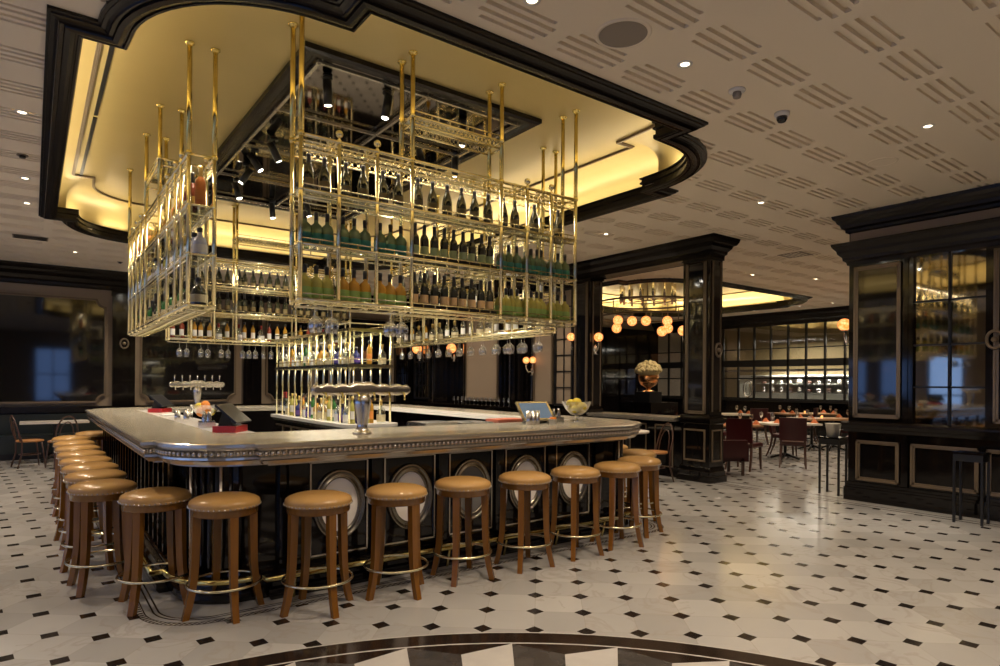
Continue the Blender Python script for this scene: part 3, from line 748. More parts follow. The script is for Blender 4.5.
# ------------------------------------------------------------------ hanging racks
LEV = [2.16, 2.585, 3.0, 3.42]
def rack(label, x0, y0, x1, y1, posts, bigbay, poles, along='x', tier=True, side=None):
    """posts: positions along the length; poles: those that run up to the ceiling"""
    t = thing('hanging_bottle_rack', label, 'rack', ((x0+x1)/2, (y0+y1)/2, LEV[0]))
    ax = along == 'x'
    def pt(s, w, z): return (s, w, z) if ax else (w, s, z)
    W = (y0, y1) if ax else (x0, x1); S = (x0, x1) if ax else (y0, y1)
    for s in posts:
        for w in W:
            m = MB(); r = .018
            m.cyl(pt(s, w, LEV[0]-.03), pt(s, w, LEV[3]+.01), r, n=8)
            for z in LEV: m.sphere(pt(s, w, z), .022, 8, 6)
            m.build('post', MT['palebrass'], t)
            if s not in poles:
                f = MB(); f.lathe([(.012, 0), (.02, .012), (.008, .03), (.008, .04)], 8, pt(s, w, LEV[3])); f.sphere(pt(s, w, LEV[3]+.068), .030, 10, 8)
                f.build('finial', MT['palebrass'], t)
    for s in poles:
        for w in W:
            m = MB(); m.cyl(pt(s, w, LEV[3]), pt(s, w, GZ-.004), .0205, n=10); m.sphere(pt(s, w, LEV[3]+.005), .028, 8, 6)
            p = m.build('hanging_pole', MT['brass'], t)
            f = MB(); f.lathe([(.022, -.03), (.026, -.016), (.040, -.012), (.040, -.002)], 12, pt(s, w, GZ)); f.build('flange', MT['brass'], p)
    for k, z in enumerate(LEV):
        m = MB()
        for w in W:
            m.cyl(pt(S[0], w, z), pt(S[1], w, z), .015, n=6)
            if k < 3: m.cyl(pt(S[0], w, z+.045), pt(S[1], w, z+.045), .006, n=5)
            if k > 0:
                m.cyl(pt(S[0], w, z-.045), pt(S[1], w, z-.045), .007, n=5)
        for s in posts: m.cyl(pt(s, W[0], z), pt(s, W[1], z), .010, n=6)
        for i in range(len(posts)-1):      # short balusters and scrolls of the gallery
            a, b = posts[i], posts[i+1]; nb = max(2, int((b-a)/.11))
            for j in range(1, nb):
                for w in W:
                    s = a+(b-a)*j/nb; m.cyl(pt(s, w, z-.04 if k else z-.01), pt(s, w, z+.045 if k < 3 else z), .0045, n=4)
        m.build('shelf_rail', MT['palebrass'], t)
        if k < 3:
            m = MB(); c0, c1 = pt(S[0]+.005, W[0]+.005, z-.004), pt(S[1]-.005, W[1]-.005, z+.005); m.box(*c0, *c1); m.build('shelf', MT['shelfglass'], t)
        else:
            m = MB()
            for w in W:
                m.cyl(pt(S[0], w, z-.11), pt(S[1], w, z-.11), .008, n=5)
                for i in range(len(posts)-1):
                    a, b = posts[i]+.02, posts[i+1]-.02; n = max(3, int((b-a)/.05))
                    for j in range(n):
                        q0 = a+(b-a)*j/n; q1 = a+(b-a)*(j+1)/n; c = (q0+q1)/2; h = (q1-q0)/2*.9
                        m.tube([pt(c+h*cos(u), w, z-.078+.026*sin(u)) for u in [v*pi/3 for v in range(6)]], .0035, 4, closed=True)
            m.build('frieze', MT['palebrass'], t)
    # glass hanger rods under the bottom shelf
    m = MB()
    for q in (.3, .7):
        w = W[0]+(W[1]-W[0])*q; m.cyl(pt(S[0], w, LEV[0]-.05), pt(S[1], w, LEV[0]-.05), .006, n=5)
    nn = int((S[1]-S[0])/.13)
    for j in range(nn+1):
        s = S[0]+(S[1]-S[0])*j/nn; m.cyl(pt(s, W[0], LEV[0]-.04), pt(s, W[1], LEV[0]-.04), .005, n=4)
    m.build('glass_hanger', MT['palebrass'], t)
    if tier:
        a, b = bigbay; z = 3.80
        m = MB()
        for dz, r in ((-.07, .009), (0, .012), (.05, .006)):
            for w in W: m.cyl(pt(a, w, z+dz), pt(b, w, z+dz), r, n=6)
        for s in (a, b):
            for dz in (-.07, 0): m.cyl(pt(s, W[0], z+dz), pt(s, W[1], z+dz), .011, n=6)
            for w in W: m.sphere(pt(s, w, z), .026, 8, 6)
        n = int((b-a)/.045)
        for w in W:
            for j in range(n):
                c = a+(b-a)*(j+.5)/n
                m.tube([pt(c+.019*cos(u), w, z-.035+.026*sin(u)) for u in [v*pi/3 for v in range(6)]], .0035, 4, closed=True)
            for j in range(1, 5):
                c = a+(b-a)*j/5; m.cyl(pt(c, w, z), pt(c, w, z+.05), .004, n=4)
        m.build('upper_gallery', MT['palebrass'], t)
        g = MB(); c0, c1 = pt(a+.005, W[0]+.005, z-.004), pt(b-.005, W[1]-.005, z+.004); g.box(*c0, *c1); g.build('shelf', MT['shelfglass'], t)
    return t
XP = [1.64, 1.945, 2.272, 2.597, 3.544, 3.86, 4.169, 4.50]
YP = [5.77, 6.07, 6.36, 6.78, 7.27, 8.22, 8.60, 8.99, 9.38, 9.73]
rack('brass hanging bottle rack over the near front counter', 1.64, 4.78, 4.50, 4.98, XP, (2.597, 3.544), (1.64, 2.597, 3.544, 4.50))
rack('brass hanging bottle rack over the left counter, nearest the stool row', 1.04, 5.77, 1.24, 9.73, YP, (7.27, 8.22), (5.77, 7.27, 8.22, 9.73), 'y')
rack('brass hanging bottle rack over the far counter, seen between the front and left racks', 1.64, 10.52, 4.50, 10.72, XP, (2.597, 3.544), (1.64, 2.597, 3.544, 4.50))
rack('brass hanging bottle rack over the right counter, behind the front rack', 4.90, 5.77, 5.10, 9.73, YP, (7.27, 8.22), (5.77, 7.27, 8.22, 9.73), 'y')

# ------------------------------------------------------------------ bottles
def bmat(name, c, rough=.08, trans=0.0):
    m, nt, b = new_mat(name); b.inputs['Base Color'].default_value = (*c, 1); b.inputs['Roughness'].default_value = rough
    b.inputs['Specular IOR Level'].default_value = .6; b.inputs['Coat Weight'].default_value = .3
    if trans: b.inputs['Transmission Weight'].default_value = trans; b.inputs['IOR'].default_value = 1.2
    return m
BM = dict(dark=bmat('dark_bottle_glass', (.012, .014, .008)), teal=bmat('teal_bottle_glass', (.22, .30, .16), .08, .45), yellow=bmat('yellow_spirit', (.62, .56, .14), .08, .4),
          amber=bmat('amber_spirit', (.66, .34, .05), .08, .35), clear=glass_mat('bottle_clear', (.88, .92, .90), .03, .25, .85), red=bmat('red_spirit', (.20, .035, .02)),
          blue=bmat('blue_glass', (.03, .035, .13)), green=bmat('green_glass', (.06, .20, .06), .08, .3), orange=bmat('orange_box', (.70, .20, .03), .4), porcelain=mat('porcelain_blue_white', (.62, .64, .78), .2, var=.45, vscale=40))
LM = dict(cream=mat('label_cream', (.52, .44, .26), .5), tan=mat('label_tan', (.62, .40, .18), .5), green=mat('label_green', (.24, .36, .08), .5), sage=mat('label_sage', (.38, .46, .22), .5),
          teal=mat('label_teal', (.03, .20, .15), .4), white=mat('label_white', (.75, .72, .66), .5), black=mat('label_black', (.03, .03, .03), .4), orange=mat('label_orange', (.7, .25, .05), .5),
          gold=mat('foil_gold', (.6, .42, .14), .3, .8), blackcap=mat('cap_black', (.015, .012, .012), .3), dim=mat('label_dim_gold', (.16, .12, .05), .4), pale=mat('label_pale', (.45, .40, .33), .5), redcap=mat('cap_red', (.35, .02, .02), .3), purple=mat('label_purple', (.10, .05, .25), .5))
PROF = dict(
    champagne=([(.043,0),(.045,.01),(.045,.13),(.040,.165),(.026,.205),(.016,.235),(.0145,.27),(.0165,.272),(.0165,.29),(.012,.292)], (.05,.10), .225),
    wine=([(.037,0),(.039,.008),(.039,.185),(.033,.21),(.017,.235),(.0145,.30),(.016,.302),(.016,.318),(.01,.319)], (.055,.125), .235),
    round=([(.045,0),(.050,.01),(.050,.13),(.040,.16),(.016,.18),(.014,.23),(.016,.232),(.016,.262),(.01,.264)], (.012,.095), .20),
    slim=([(.032,0),(.034,.008),(.034,.19),(.026,.215),(.013,.235),(.0125,.27),(.015,.272),(.015,.30),(.01,.302)], (.05,.14), .265),
    squat=([(.050,0),(.053,.01),(.053,.10),(.044,.135),(.018,.155),(.016,.185),(.020,.187),(.020,.215),(.012,.217)], (.025,.085), .18),
)
_bp = {}
def bottle_proto(shape, glass, label, cap):
    """returns the three shared meshes"""
    key = (shape, glass, label, cap)
    if key in _bp: return _bp[key]
    prof, (l0, l1), cz = PROF[shape]
    def r_at(z):
        for (r0, z0), (r1, z1) in zip(prof, prof[1:]):
            if z0 <= z <= z1 and z1 > z0: return r0+(r1-r0)*(z-z0)/(z1-z0)
        return prof[-1][0]
    def mesh(mb, nm, m):
        o = mb.build(nm, m); me = o.data; bpy.data.objects.remove(o); return me
    a = MB().lathe(prof, 12); b = MB(); wrap = shape in ('round', 'squat'); na = 12 if wrap else 7; sp = 2*pi if wrap else R(125); rr = r_at((l0+l1)/2)+.0015
    b.rings([[(rr*cos(-pi/2-sp/2+sp*i/na), rr*sin(-pi/2-sp/2+sp*i/na), z) for i in range(na+(0 if wrap else 1))] for z in (l0, l1)], wrap, True)
    top = prof[-1][1]; c = MB().lathe([(r_at(cz)+.0015, cz)]+[(r+.0015, z) for r, z in prof if cz < z < top]+[(prof[-1][0], top+.002)], 10)
    _bp[key] = (mesh(a, 'bottle', BM[glass]), mesh(b, 'label', LM[label]), mesh(c, 'cap', LM[cap])); return _bp[key]
def bottle(shape, glass, labelm, cap, loc, label, group, parts=True, s=1.0):
    A, B_, C_ = bottle_proto(shape, glass, labelm, cap)
    o = bpy.data.objects.new('bottle', A); COL.objects.link(o); o.location = loc; tag(o, label, 'bottle', group); o.rotation_euler.z = math.atan2(-loc[0], loc[1])+random.uniform(-.35, .35)
    if s != 1: o.scale = (s, s, s)
    for nm, me in (('paper_label', B_), ('cap', C_)):
        c = bpy.data.objects.new(nm, me); COL.objects.link(c); c.parent = o
    return o
SH = [LEV[0]+.006, LEV[1]+.006, LEV[2]+.006]
def bay_fill(a, b, n):
    return [a+(b-a)*(i+.5)/n for i in range(n)]
FY = 4.86
def front(bays, z, spec, shelf, words):
    bn = ['first bay from left', 'second bay from left', 'third bay from left', 'wide middle bay', 'third bay from right', 'second bay from right', 'rightmost bay']
    for k, n in bays.items():
        a, b = XP[k]+.02, XP[k+1]-.02; sp = spec(k); nm = words(k)
        for i, x in enumerate(bay_fill(a, b, n)):
            bottle(*sp[:4], (x, FY+random.uniform(-.008, .008), z), '%s, %s shelf of front rack, %s, %s' % (nm, shelf, bn[k], ordn(i, n)), 'bottles in the front rack', s=sp[4])
front({0:2,1:2,2:2,3:6,4:2,5:1,6:1}, SH[2], lambda k: ('champagne','dark','dim','blackcap', 1.02), 'top', lambda k: 'dark champagne bottle')
front({0:3,1:3,2:3,3:9,4:3,5:4,6:3}, SH[1], lambda k: ('wine','dark','sage','blackcap', 1.0) if k == 3 else ('round','teal','teal','blackcap', 1.02), 'middle', lambda k: 'dark green-label wine bottle' if k == 3 else 'teal bottle')
front({0:3,1:3,2:3,3:9,4:4,5:4,6:3}, SH[0], lambda k: ('wine','dark','tan','blackcap', 1.0) if k == 3 else ('round','yellow' if k in (0,4,5,6) else 'amber','green','blackcap', 1.04), 'bottom',
      lambda k: 'dark tan-label wine bottle' if k == 3 else ('green-label orange bottle' if k in (1, 2) else 'green-label yellow bottle'))
# display trays under the dark bottles of the middle bay
for z, nm in ((SH[1], 'middle'), (SH[0], 'bottom')):
    m = MB(); m.box(2.62, FY-.055, z-.001, 3.52, FY-.05, z+.035); m.box(2.62, FY+.05, z-.001, 3.52, FY+.055, z+.035); m.box(2.62, FY-.05, z-.0015, 3.52, FY+.05, z-.0005)
    tag(m.build('bottle_tray', MT['blackmetal']), 'long black tray holding dark bottles on the %s shelf of front rack' % nm, 'tray')
# left rack
LX = 1.14; random.seed(11)
kinds_l = {0: [('squat','dark','cream','blackcap','squat black bottle'), ('wine','dark','cream','blackcap','dark wine bottle'), ('round','green','cream','blackcap','green bottle')],
           1: [('squat','porcelain','white','blackcap','blue and white porcelain bottle'), ('round','yellow','cream','gold','pale gold bottle'), ('slim','clear','white','blackcap','clear spirit bottle')],
           2: [('wine','orange','orange','gold','orange boxed bottle'), ('wine','red','gold','blackcap','red bottle'), ('round','amber','gold','gold','amber bottle')]}
for k, z in enumerate(SH):
    n = 17
    for i in range(n):
        y = 5.87+i*.23
        if min(abs(y-p) for p in YP) < .03: y += .05
        kd = kinds_l[k][0 if i == 0 else random.randrange(3)]
        bottle(*kd[:4], (LX+random.uniform(-.01, .01), y, z), '%s, %s shelf of left rack, %s' % (kd[4], ('bottom', 'middle', 'top')[k], ordn(i, n, 'nearest', 'farthest').replace('nearestmost', 'nearest to camera').replace('farthestmost', 'farthest from camera').replace('from nearest', 'from near end').replace('from farthest', 'from far end')), 'bottles in the left rack', s=1.12)
# far rack
kf = [('slim','amber','white','blackcap','amber spirit bottle'), ('round','clear','white','redcap','white-label clear bottle'), ('slim','red','white','blackcap','red spirit bottle')]
for k, z in enumerate(SH):
    n = 22
    for i in range(n):
        x = 1.70+i*.13
        if min(abs(x-p) for p in XP) < .04: x += .045
        if k == 0: kd = kf[random.randrange(3)]
        else: kd = ('champagne','dark','dim','blackcap','dark bottle') if k == 2 else ('wine','dark','dim','blackcap','dark wine bottle')
        bottle(*kd[:4], (x, 10.6, z), '%s, %s shelf of far rack, %s' % (kd[4], ('bottom', 'middle', 'top')[k], ordn(i, n)), 'bottles in the far rack', s=1.05 if k else 1.0)
# right rack (seen from behind under the front rack)
kr = [('slim','clear','white','blackcap','white-label clear bottle'), ('round','clear','cream','gold','round clear bottle'), ('slim','amber','white','blackcap','white-label amber bottle')]
for k, z in enumerate(SH):
    n = 18 if k == 0 else 14
    for i in range(n):
        y = 5.9+i*(.215 if k == 0 else .27)
        if min(abs(y-p) for p in YP) < .035: y += .055
        kd = kr[random.randrange(3)] if k < 2 else ('champagne','dark','dim','blackcap','dark bottle')
        bottle(*kd[:4], (4.98, y, z), '%s, %s shelf of right rack, %s' % (kd[4], ('bottom', 'middle', 'top')[k], ordn(n-1-i, n)), 'bottles in the right rack')
# island bottles
a0, a1, b0, b1 = ISL; ys = [b0+(b1-b0)*i/10 for i in range(11)]
ki = [('slim','red','white','blackcap','red liqueur bottle'), ('round','clear','white','blackcap','clear spirit bottle'), ('slim','amber','orange','blackcap','amber bottle'), ('round','clear','cream','gold','cream-label clear bottle'),
      ('slim','green','white','blackcap','white-label green bottle'), ('squat','blue','purple','blackcap','squat blue bottle'), ('wine','dark','white','redcap','red-capped wine bottle'), ('slim','yellow','white','gold','yellow liqueur bottle'), ('round','amber','cream','blackcap','orange round bottle')]
random.seed(5)
for row, (x, z, nm) in enumerate(((a0+.065, 1.055, 'countertop left row'), (a0+.06, 1.722, 'raised left shelf'), (a0+.24, 1.055, 'countertop second row'))):
    n = 19 if row < 2 else 15
    for i in range(n):
        y = b1-.07-(b1-b0-.14)*i/(n-1)
        if min(abs(y-p) for p in ys) < .028 and row < 2 and x-a0 < .03: y += .04
        kd = ki[6] if (row == 0 and i < 2) else ki[random.choice((0, 1, 1, 2, 3, 3, 4, 5, 7, 8, 1, 3, 3, 7))]
        if row == 0 and i in (14,): kd = ki[4]
        if row == 0 and i in (16,): kd = ki[5]
        bottle(*kd[:4], (x, y, z), '%s on the island %s, %s' % (kd[4], nm, ordn(i, n)), 'bottles on the back bar island', s=1.0 if row != 1 else .95)
for i in range(3):
    kd = [ki[5], ki[2], ki[3]][i]
    bottle(*kd[:4], (a0+.16+i*.13, b0+.07, 1.055), '%s at the near end of the island, %s' % (kd[4], ordn(i, 3)), 'bottles on the back bar island')
    bottle(*kd[:4], (a0+.10+i*.16, b0+.05, 1.722), '%s at the near end of the raised island shelf, %s' % (kd[4], ordn(i, 3)), 'bottles on the back bar island', s=.9)

# ------------------------------------------------------------------ wine glasses
def glass_meshes():
    up = [(.033,0),(.033,.002),(.004,.006),(.0035,.085),(.012,.095),(.034,.120),(.040,.150),(.036,.185),(.030,.205)]
    g = MB().lathe(up, 14, caps=False); o = g.build('wine_glass', MT['clear']); me = o.data; bpy.data.objects.remove(o)
    bl = [(.038,0),(.038,.002),(.004,.006),(.004,.075),(.02,.085),(.052,.115),(.060,.150),(.052,.19),(.044,.21)]
    g = MB().lathe(bl, 16, caps=False); o = g.build('wine_glass', MT['clear']); me2 = o.data; bpy.data.objects.remove(o)
    return me, me2
GW, GB = glass_meshes()
def wglass(loc, label, group, hang=False, big=False, s=1.0):
    o = bpy.data.objects.new('wine_glass', GB if big else GW); COL.objects.link(o); o.location = loc
    if hang: o.rotation_euler.x = pi
    o.scale = (s, s, s); return tag(o, label, 'glass', group)
HZ = LEV[0]-.036
g1 = [1.80, 1.90, 2.10, 2.20, 2.40, 2.50, 2.72, 2.82, 2.92, 3.05, 3.17, 3.30, 3.42]
for i, x in enumerate(g1): wglass((x, 10.62, HZ), 'wine glass hanging upside down under the far rack, %s' % ordn(i, len(g1)), 'glasses under the far rack', True, s=1.15)
g2 = [1.80, 1.93, 2.45, 2.56]
for i, x in enumerate(g2): wglass((x, 4.88, HZ), 'large balloon glass hanging under the front rack, %s' % ordn(i, 4), 'balloon glasses under the front rack', True, True, s=1.0)
n = 26
for i in range(n):
    y = 9.6-i*.148
    wglass((4.97 if i % 2 else 5.04, y, HZ), 'wine glass hanging upside down under the right rack, %s' % ordn(i, n), 'glasses under the right rack', True, i > 18 and i < 23, s=1.05)

# ------------------------------------------------------------------ stools
def make_stool():
    t = thing('bar_stool', 'x', 'bar stool', group='tan leather stools around the bar')
    s = MB().lathe([(.195,.706),(.214,.708),(.219,.72),(.219,.735),(.213,.748),(.19,.762),(.15,.774),(.09,.781),(.01,.783)], 36); s.build('seat_cushion', MT['leather'], t)
    s = MB()
    s.cur = 1; s.lathe([(.2185,.705),(.2205,.708),(.2205,.718),(.2185,.721)], 36, caps=False); s.cur = 0
    for i in range(44):
        a = 2*pi*i/44; s.sphere((.2215*cos(a), .2215*sin(a), .713), .0066, 6, 4)
    s.build('nail_trim', [MT['silver'], MT['leather']], t)
    s = MB().lathe([(.19,.655),(.204,.657),(.207,.664),(.207,.695),(.214,.70),(.212,.707),(.19,.707)], 36); s.build('apron', MT['wood'], t)
    for k in range(4):
        a = k*pi/2; pth = []; ws = []
        for q in range(9):
            u = q/8; z = .70*(1-u); r = .176+.018*u+.045*max(0, (u-.5)/.5)**2
            pth.append((r*cos(a), r*sin(a), z)); ws.append(.026-.006*u)
        MB().sqpath(pth, ws, a).build('leg', MT['wood'], t)
    s = MB().tube([(.228*cos(2*pi*i/28), .228*sin(2*pi*i/28), .205) for i in range(28)], .0095, 6, closed=True)
    s.build('foot_ring', MT['palebrass'], t)
    return t
ST = make_stool()
stools = [((.43,5.52), 52, 'on the left side, nearest the camera'), ((.69,4.89), 48, 'left of the pair at the near left bar corner'), ((1.03,4.43), 3, 'right of the pair at the near left bar corner'),
  ((1.56,4.15), 6, 'leftmost of the front row before the first oval'), ((2.14,4.14), 12, 'second from left in the front row'), ((2.73,4.16), 42, 'third in the front row, before the dark-reflection oval'), ((3.33,4.13), 43, 'fourth in the front row'),
  ((3.92,4.14), 43, 'fifth in the front row'), ((4.48,4.16), 30, 'last of the straight front row, at right'), ((5.02,4.36), 60, 'on the near right corner of the bar'), ((5.52,4.84), 20, 'behind the corner stool on the right side'), ((5.80,5.50), 10, 'farthest visible on the right side, mostly hidden')]
for i, y in enumerate((6.17, 6.76, 7.35, 8.0, 8.7, 9.4, 10.2)):
    stools.append(((.43, y), random.uniform(0, 80), 'on the left side, %s behind the nearest one' % ORD[i+1]))
stools.append(((.72, 10.95), 20, 'at the far left corner of the bar'))
for i, ((x, y), a, w) in enumerate(stools):
    lb = 'tan leather round bar stool ' + w
    if i == 0: ST.location = (x, y, 0); ST.rotation_euler.z = R(a); ST['label'] = lb
    else: dup(ST, (x, y, 0), R(a), lb)

# ------------------------------------------------------------------ items on the bar
def tap_tower(label, x, y, z, handles=7, half=.41, up=False):
    t = thing('beer_tap_tower', label, 'beer taps', (x, y, z))
    m = MB().lathe([(.075,0),(.075,.012),(.060,.022),(.042,.05),(.042,.08),(.056,.16),(.068,.24),(.070,.28),(.055,.30),(.045,.33)], 24, (x,y,z)); m.build('column', MT['steel'], t)
    top = []; bot = []; N = 56
    for i in range(N+1):
        u = -1+2*i/N; xx = u*half
        w = abs(sin(u*pi*3.5))
        hi = .385+.018*w+(.025*(1-abs(u)*3) if abs(u) < .33 else 0); lo = .318-.012*w
        if abs(u) > .93: hi -= .03*(abs(u)-.93)/.07; lo += .03*(abs(u)-.93)/.07
        top.append((xx, hi)); bot.append((xx, lo))
    poly = bot+top[::-1]; n = len(poly); m = MB()
    mid = .352
    m.rings([[(x+a*(1-.02*k), y+yy, z+mid+(b-mid)*f) for a, b in poly] for yy, f, k in ((.034,.55,1),(.028,.85,.5),(.012,1,0),(-.012,1,0),(-.028,.85,.5),(-.034,.55,1))], True, True, True); m.build('crossbar', MT['pewter'], t)
    m = MB(); m.box(x-half+.02, y-.040, z+.342, x+half-.02, y-.033, z+.360); m.build('front_band', MT['steel'], t)
    for k in range(handles):
        u = -1+2*(k+.5)/handles; xx = x+u*(half-.02)
        q = MB(); q.tube([(xx, y-.02, z+.33), (xx, y-.07, z+.33), (xx, y-.085, z+.30), (xx, y-.085, z+.27)], .009, 6); tp = q.build('tap', MT['brass' if not up else 'steel'], t)
        if up: q = MB(); q.tube([(xx, y, z+.39), (xx, y, z+.43), (xx, y-.01, z+.50)], [.006,.007,.010], 6); q.build('handle', MT['steel'], tp)
    return t
tap_tower('wide pewter beer tap tower with scalloped crossbar on the front counter', 2.13, 4.72, 1.11, 6, .42)
tap_tower('silver beer tap tower with upright handles on the far left counter', 2.10, 10.85, 1.11, 7, .40, True)

def pos(label, x, y, z, rz, light=False, red=True, s=1.0):
    t = thing('payment_terminal', label, 'terminal', (x, y, z), rz)
    if red: m = MB(); m.box(-.13*s, -.10*s, 0, .13*s, .10*s, .055*s); m.build('cash_base', MT['red'], t, world=False)
    m = MB(); z0 = .055*s if red else 0
    m.rings([[(-.09*s,-.06*s,z0),(.09*s,-.06*s,z0),(.09*s,.07*s,z0),(-.09*s,.07*s,z0)], [(-.05*s,-.0*s,z0+.12*s),(.05*s,-.0*s,z0+.12*s),(.05*s,.05*s,z0+.12*s),(-.05*s,.05*s,z0+.12*s)]], True, False, True)
    m.build('stand', MT['blackmetal'], t, world=False)
    # tilted screen slab
    def tp(u, v, w):
        c, sn = cos(R(40)), sin(R(40)); return (u, v*c-w*sn-.02*s, z0+.10*s+v*sn+w*c)
    m = MB(); L, Hh, T = .16*s, .12*s, .018*s
    m.add([tp(a, b, c) for c in (0, T) for a, b in ((-L,-Hh),(L,-Hh),(L,Hh),(-L,Hh))], [(0,3,2,1),(4,5,6,7),(0,1,5,4),(1,2,6,5),(2,3,7,6),(3,0,4,7)])
    sc = m.build('monitor', MT['silver'] if light else MT['blackmetal'], t, world=False)
    m = MB(); m.add([tp(a*.86, b*.84, T+.001) for a, b in ((-L,-Hh),(L,-Hh),(L,Hh),(-L,Hh))], [(0,1,2,3)]); m.build('screen', MT['lcd'] if light else MT['screen'], sc, world=False)
    return t
pos('black touchscreen till on a red base, left part of the front counter', 1.345, 5.62, 1.101, R(53), s=.95)
pos('black touchscreen till on a red base, far along the left counter', 1.38, 9.5, 1.101, R(53), s=.95)
pos('white framed till with lit blue screen near the right end of the front counter', 4.23, 5.10, 1.11, R(-15), True, False, 1.15)

def fruit_bowl(label, x, y, z, fruits, s=1.0):
    t = thing('glass_bowl', label, 'bowl', (x, y, z))
    pr = [(.045,0),(.045,.006),(.014,.014),(.012,.04),(.045,.05),(.085,.09),(.115,.145)]
    MB().lathe([(r*s, q*s) for r, q in pr], 24, (x, y, z), caps=False).build('bowl', MT['clear'], t)
    for i, (fm, nm, dx, dy, dz, r) in enumerate(fruits):
        o = MB().sphere((0,0,0), r*s, 12, 8, 1.0 if nm == 'orange' else .85).build(nm, MT[fm]); o.location = (x+dx*s, y+dy*s, z+dz*s)
        tag(o, '%s %s' % (nm, fruit_words[(label[:3], i)]), nm, 'fruit in the glass bowls')
fw = ['at the bottom left of', 'at the bottom right of', 'at the back of', 'on top of', 'at the front of', 'high on the left of']
fruit_words = {}
for pfx, nm in (('cry', 'the mixed fruit bowl on the left counter'), ('cut', 'the lemon bowl on the right of the front counter')):
    for i in range(6): fruit_words[(pfx, i)] = fw[i]+' '+nm
pos6 = [(-.035,-.02,.088), (.035,-.02,.088), (0,.045,.09), (0,0,.14), (0,-.06,.11), (-.04,.02,.13)]
fruit_bowl('crystal bowl of oranges and lemons on the left part of the counter', 1.42, 6.95, 1.101, [(('orange','lemon')[i in (1,2,5)], ('orange','lemon')[i in (1,2,5)], *p, .038) for i, p in enumerate(pos6)], 1.25)
fruit_bowl('cut glass footed bowl of lemons near the right end of the front counter', 4.84, 5.10, 1.11, [('lemon','lemon',*p,.036) for p in pos6], 1.5)

def caddy(label, x, y, z, rz, n=5):
    t = thing('bar_caddy', label, 'caddy', (x, y, z), rz)
    m = MB(); m.box(-.13,-.07,0,.13,.07,.012); m.box(-.13,-.07,.012,-.125,.07,.05); m.box(.125,-.07,.012,.13,.07,.05); m.box(-.13,-.07,.012,.13,-.065,.05); m.box(-.13,.065,.012,.13,.07,.05); m.build('tray', MT['steel'], t, world=False)
    for i in range(n):
        xx = -.10+.2*i/(n-1); m = MB().lathe([(.018,.012),(.02,.02),(.02,.10),(.012,.12),(.012,.14)], 10, (xx, .02*(-1)**i, 0)); m.build('jar', MT['steel'] if i % 2 else MT['clear'], t, world=False)
caddy('steel caddy of jars in front of the mixed fruit bowl', 1.30, 6.30, 1.101, R(80))
caddy('steel caddy of tools between the lit till and the lemon bowl', 4.50, 5.14, 1.11, R(5), 6)
def citrus_tub(label, x, y, z):
    t = thing('garnish_tub', label, 'tub', (x, y, z)); MB().lathe([(.035,0),(.045,.05),(.047,.05)], 14, (x,y,z)).build('tub', MT['white'], t)
    m = MB()
    for i in range(6): a = i*pi/3; m.sphere((x+.022*cos(a), y+.022*sin(a), z+.055), .017, 8, 5)
    m.build('garnish', MT['orange'], t)
citrus_tub('small tub of orange garnish beside the steel caddy on the left counter', 1.40, 6.05, 1.101)
citrus_tub('small tub of orange garnish in front of the lit till', 4.28, 4.86, 1.11)
bx = thing('storage_crate', 'coral red plastic crate standing behind the front counter', 'crate', (4.17, 5.50, .842)); 
m = MB(); m.box(3.99,5.40,.842,4.35,5.60,1.11); m.build('crate', mat('coral_plastic', (.62,.12,.06), .4), bx)
m = MB(); m.box(3.975,5.385,1.11,4.365,5.615,1.135); m.build('lid', mat('coral_lid', (.70,.20,.12), .4), bx)
def sinkbox(label, x0, y0, x1, y1, z0, z1):
    y0 += .11; y1 += .11; t = thing('ice_well', label, 'ice well', ((x0+x1)/2, (y0+y1)/2, z0)); m = MB(); w = .01
    m.box(x0,y0,z0,x1,y0+w,z1); m.box(x0,y1-w,z0,x1,y1,z1); m.box(x0,y0+w,z0,x0+w,y1-w,z1); m.box(x1-w,y0+w,z0,x1,y1-w,z1); m.box(x0,y0,z0,x1,y1,z0+w); m.build('well', MT['steel'], t)
    m = MB(); m.box(x0+.02, y0+.02, z0+w, x1-.02, y1-.02, z1-.04); m.build('ice', MT['white'], t)
sinkbox('open stainless ice well behind the front counter, left of the red crate', 3.05, 5.20, 3.42, 5.58, .842, 1.13)
sinkbox('stainless sink bin behind the front counter next to the ice well', 3.46, 5.20, 3.86, 5.58, .842, 1.12)
def steel_cup(x, y, z, lb, h=.14, r=.03): tag(MB().lathe([(r*.8,0),(r,h*.1),(r,h)], 12, (x,y,z)).build('steel_cup', MT['steel']), lb, 'cup', 'steel cups on the front counter')
for i, x in enumerate((3.98, 4.05, 4.12)): steel_cup(x, 4.88+.02*i, 1.11, 'tall steel cup on front counter before the lit till, %s' % ordn(i, 3))
for i, (x, y) in enumerate(((1.30,7.25),(1.24,7.4),(1.38,7.5))): steel_cup(x, y, 1.101, 'steel cup on the left counter behind the fruit bowl, %s' % ordn(i, 3, 'nearest', 'farthest').replace('estmost', 'est').replace('from nearest', 'in line'), .12, .028)
m = MB(); m.box(1.24, 8.35, 1.101, 1.44, 8.60, 1.12); tag(m.build('serving_tray', MT['white']), 'pale serving tray on the left counter before the far till', 'tray')

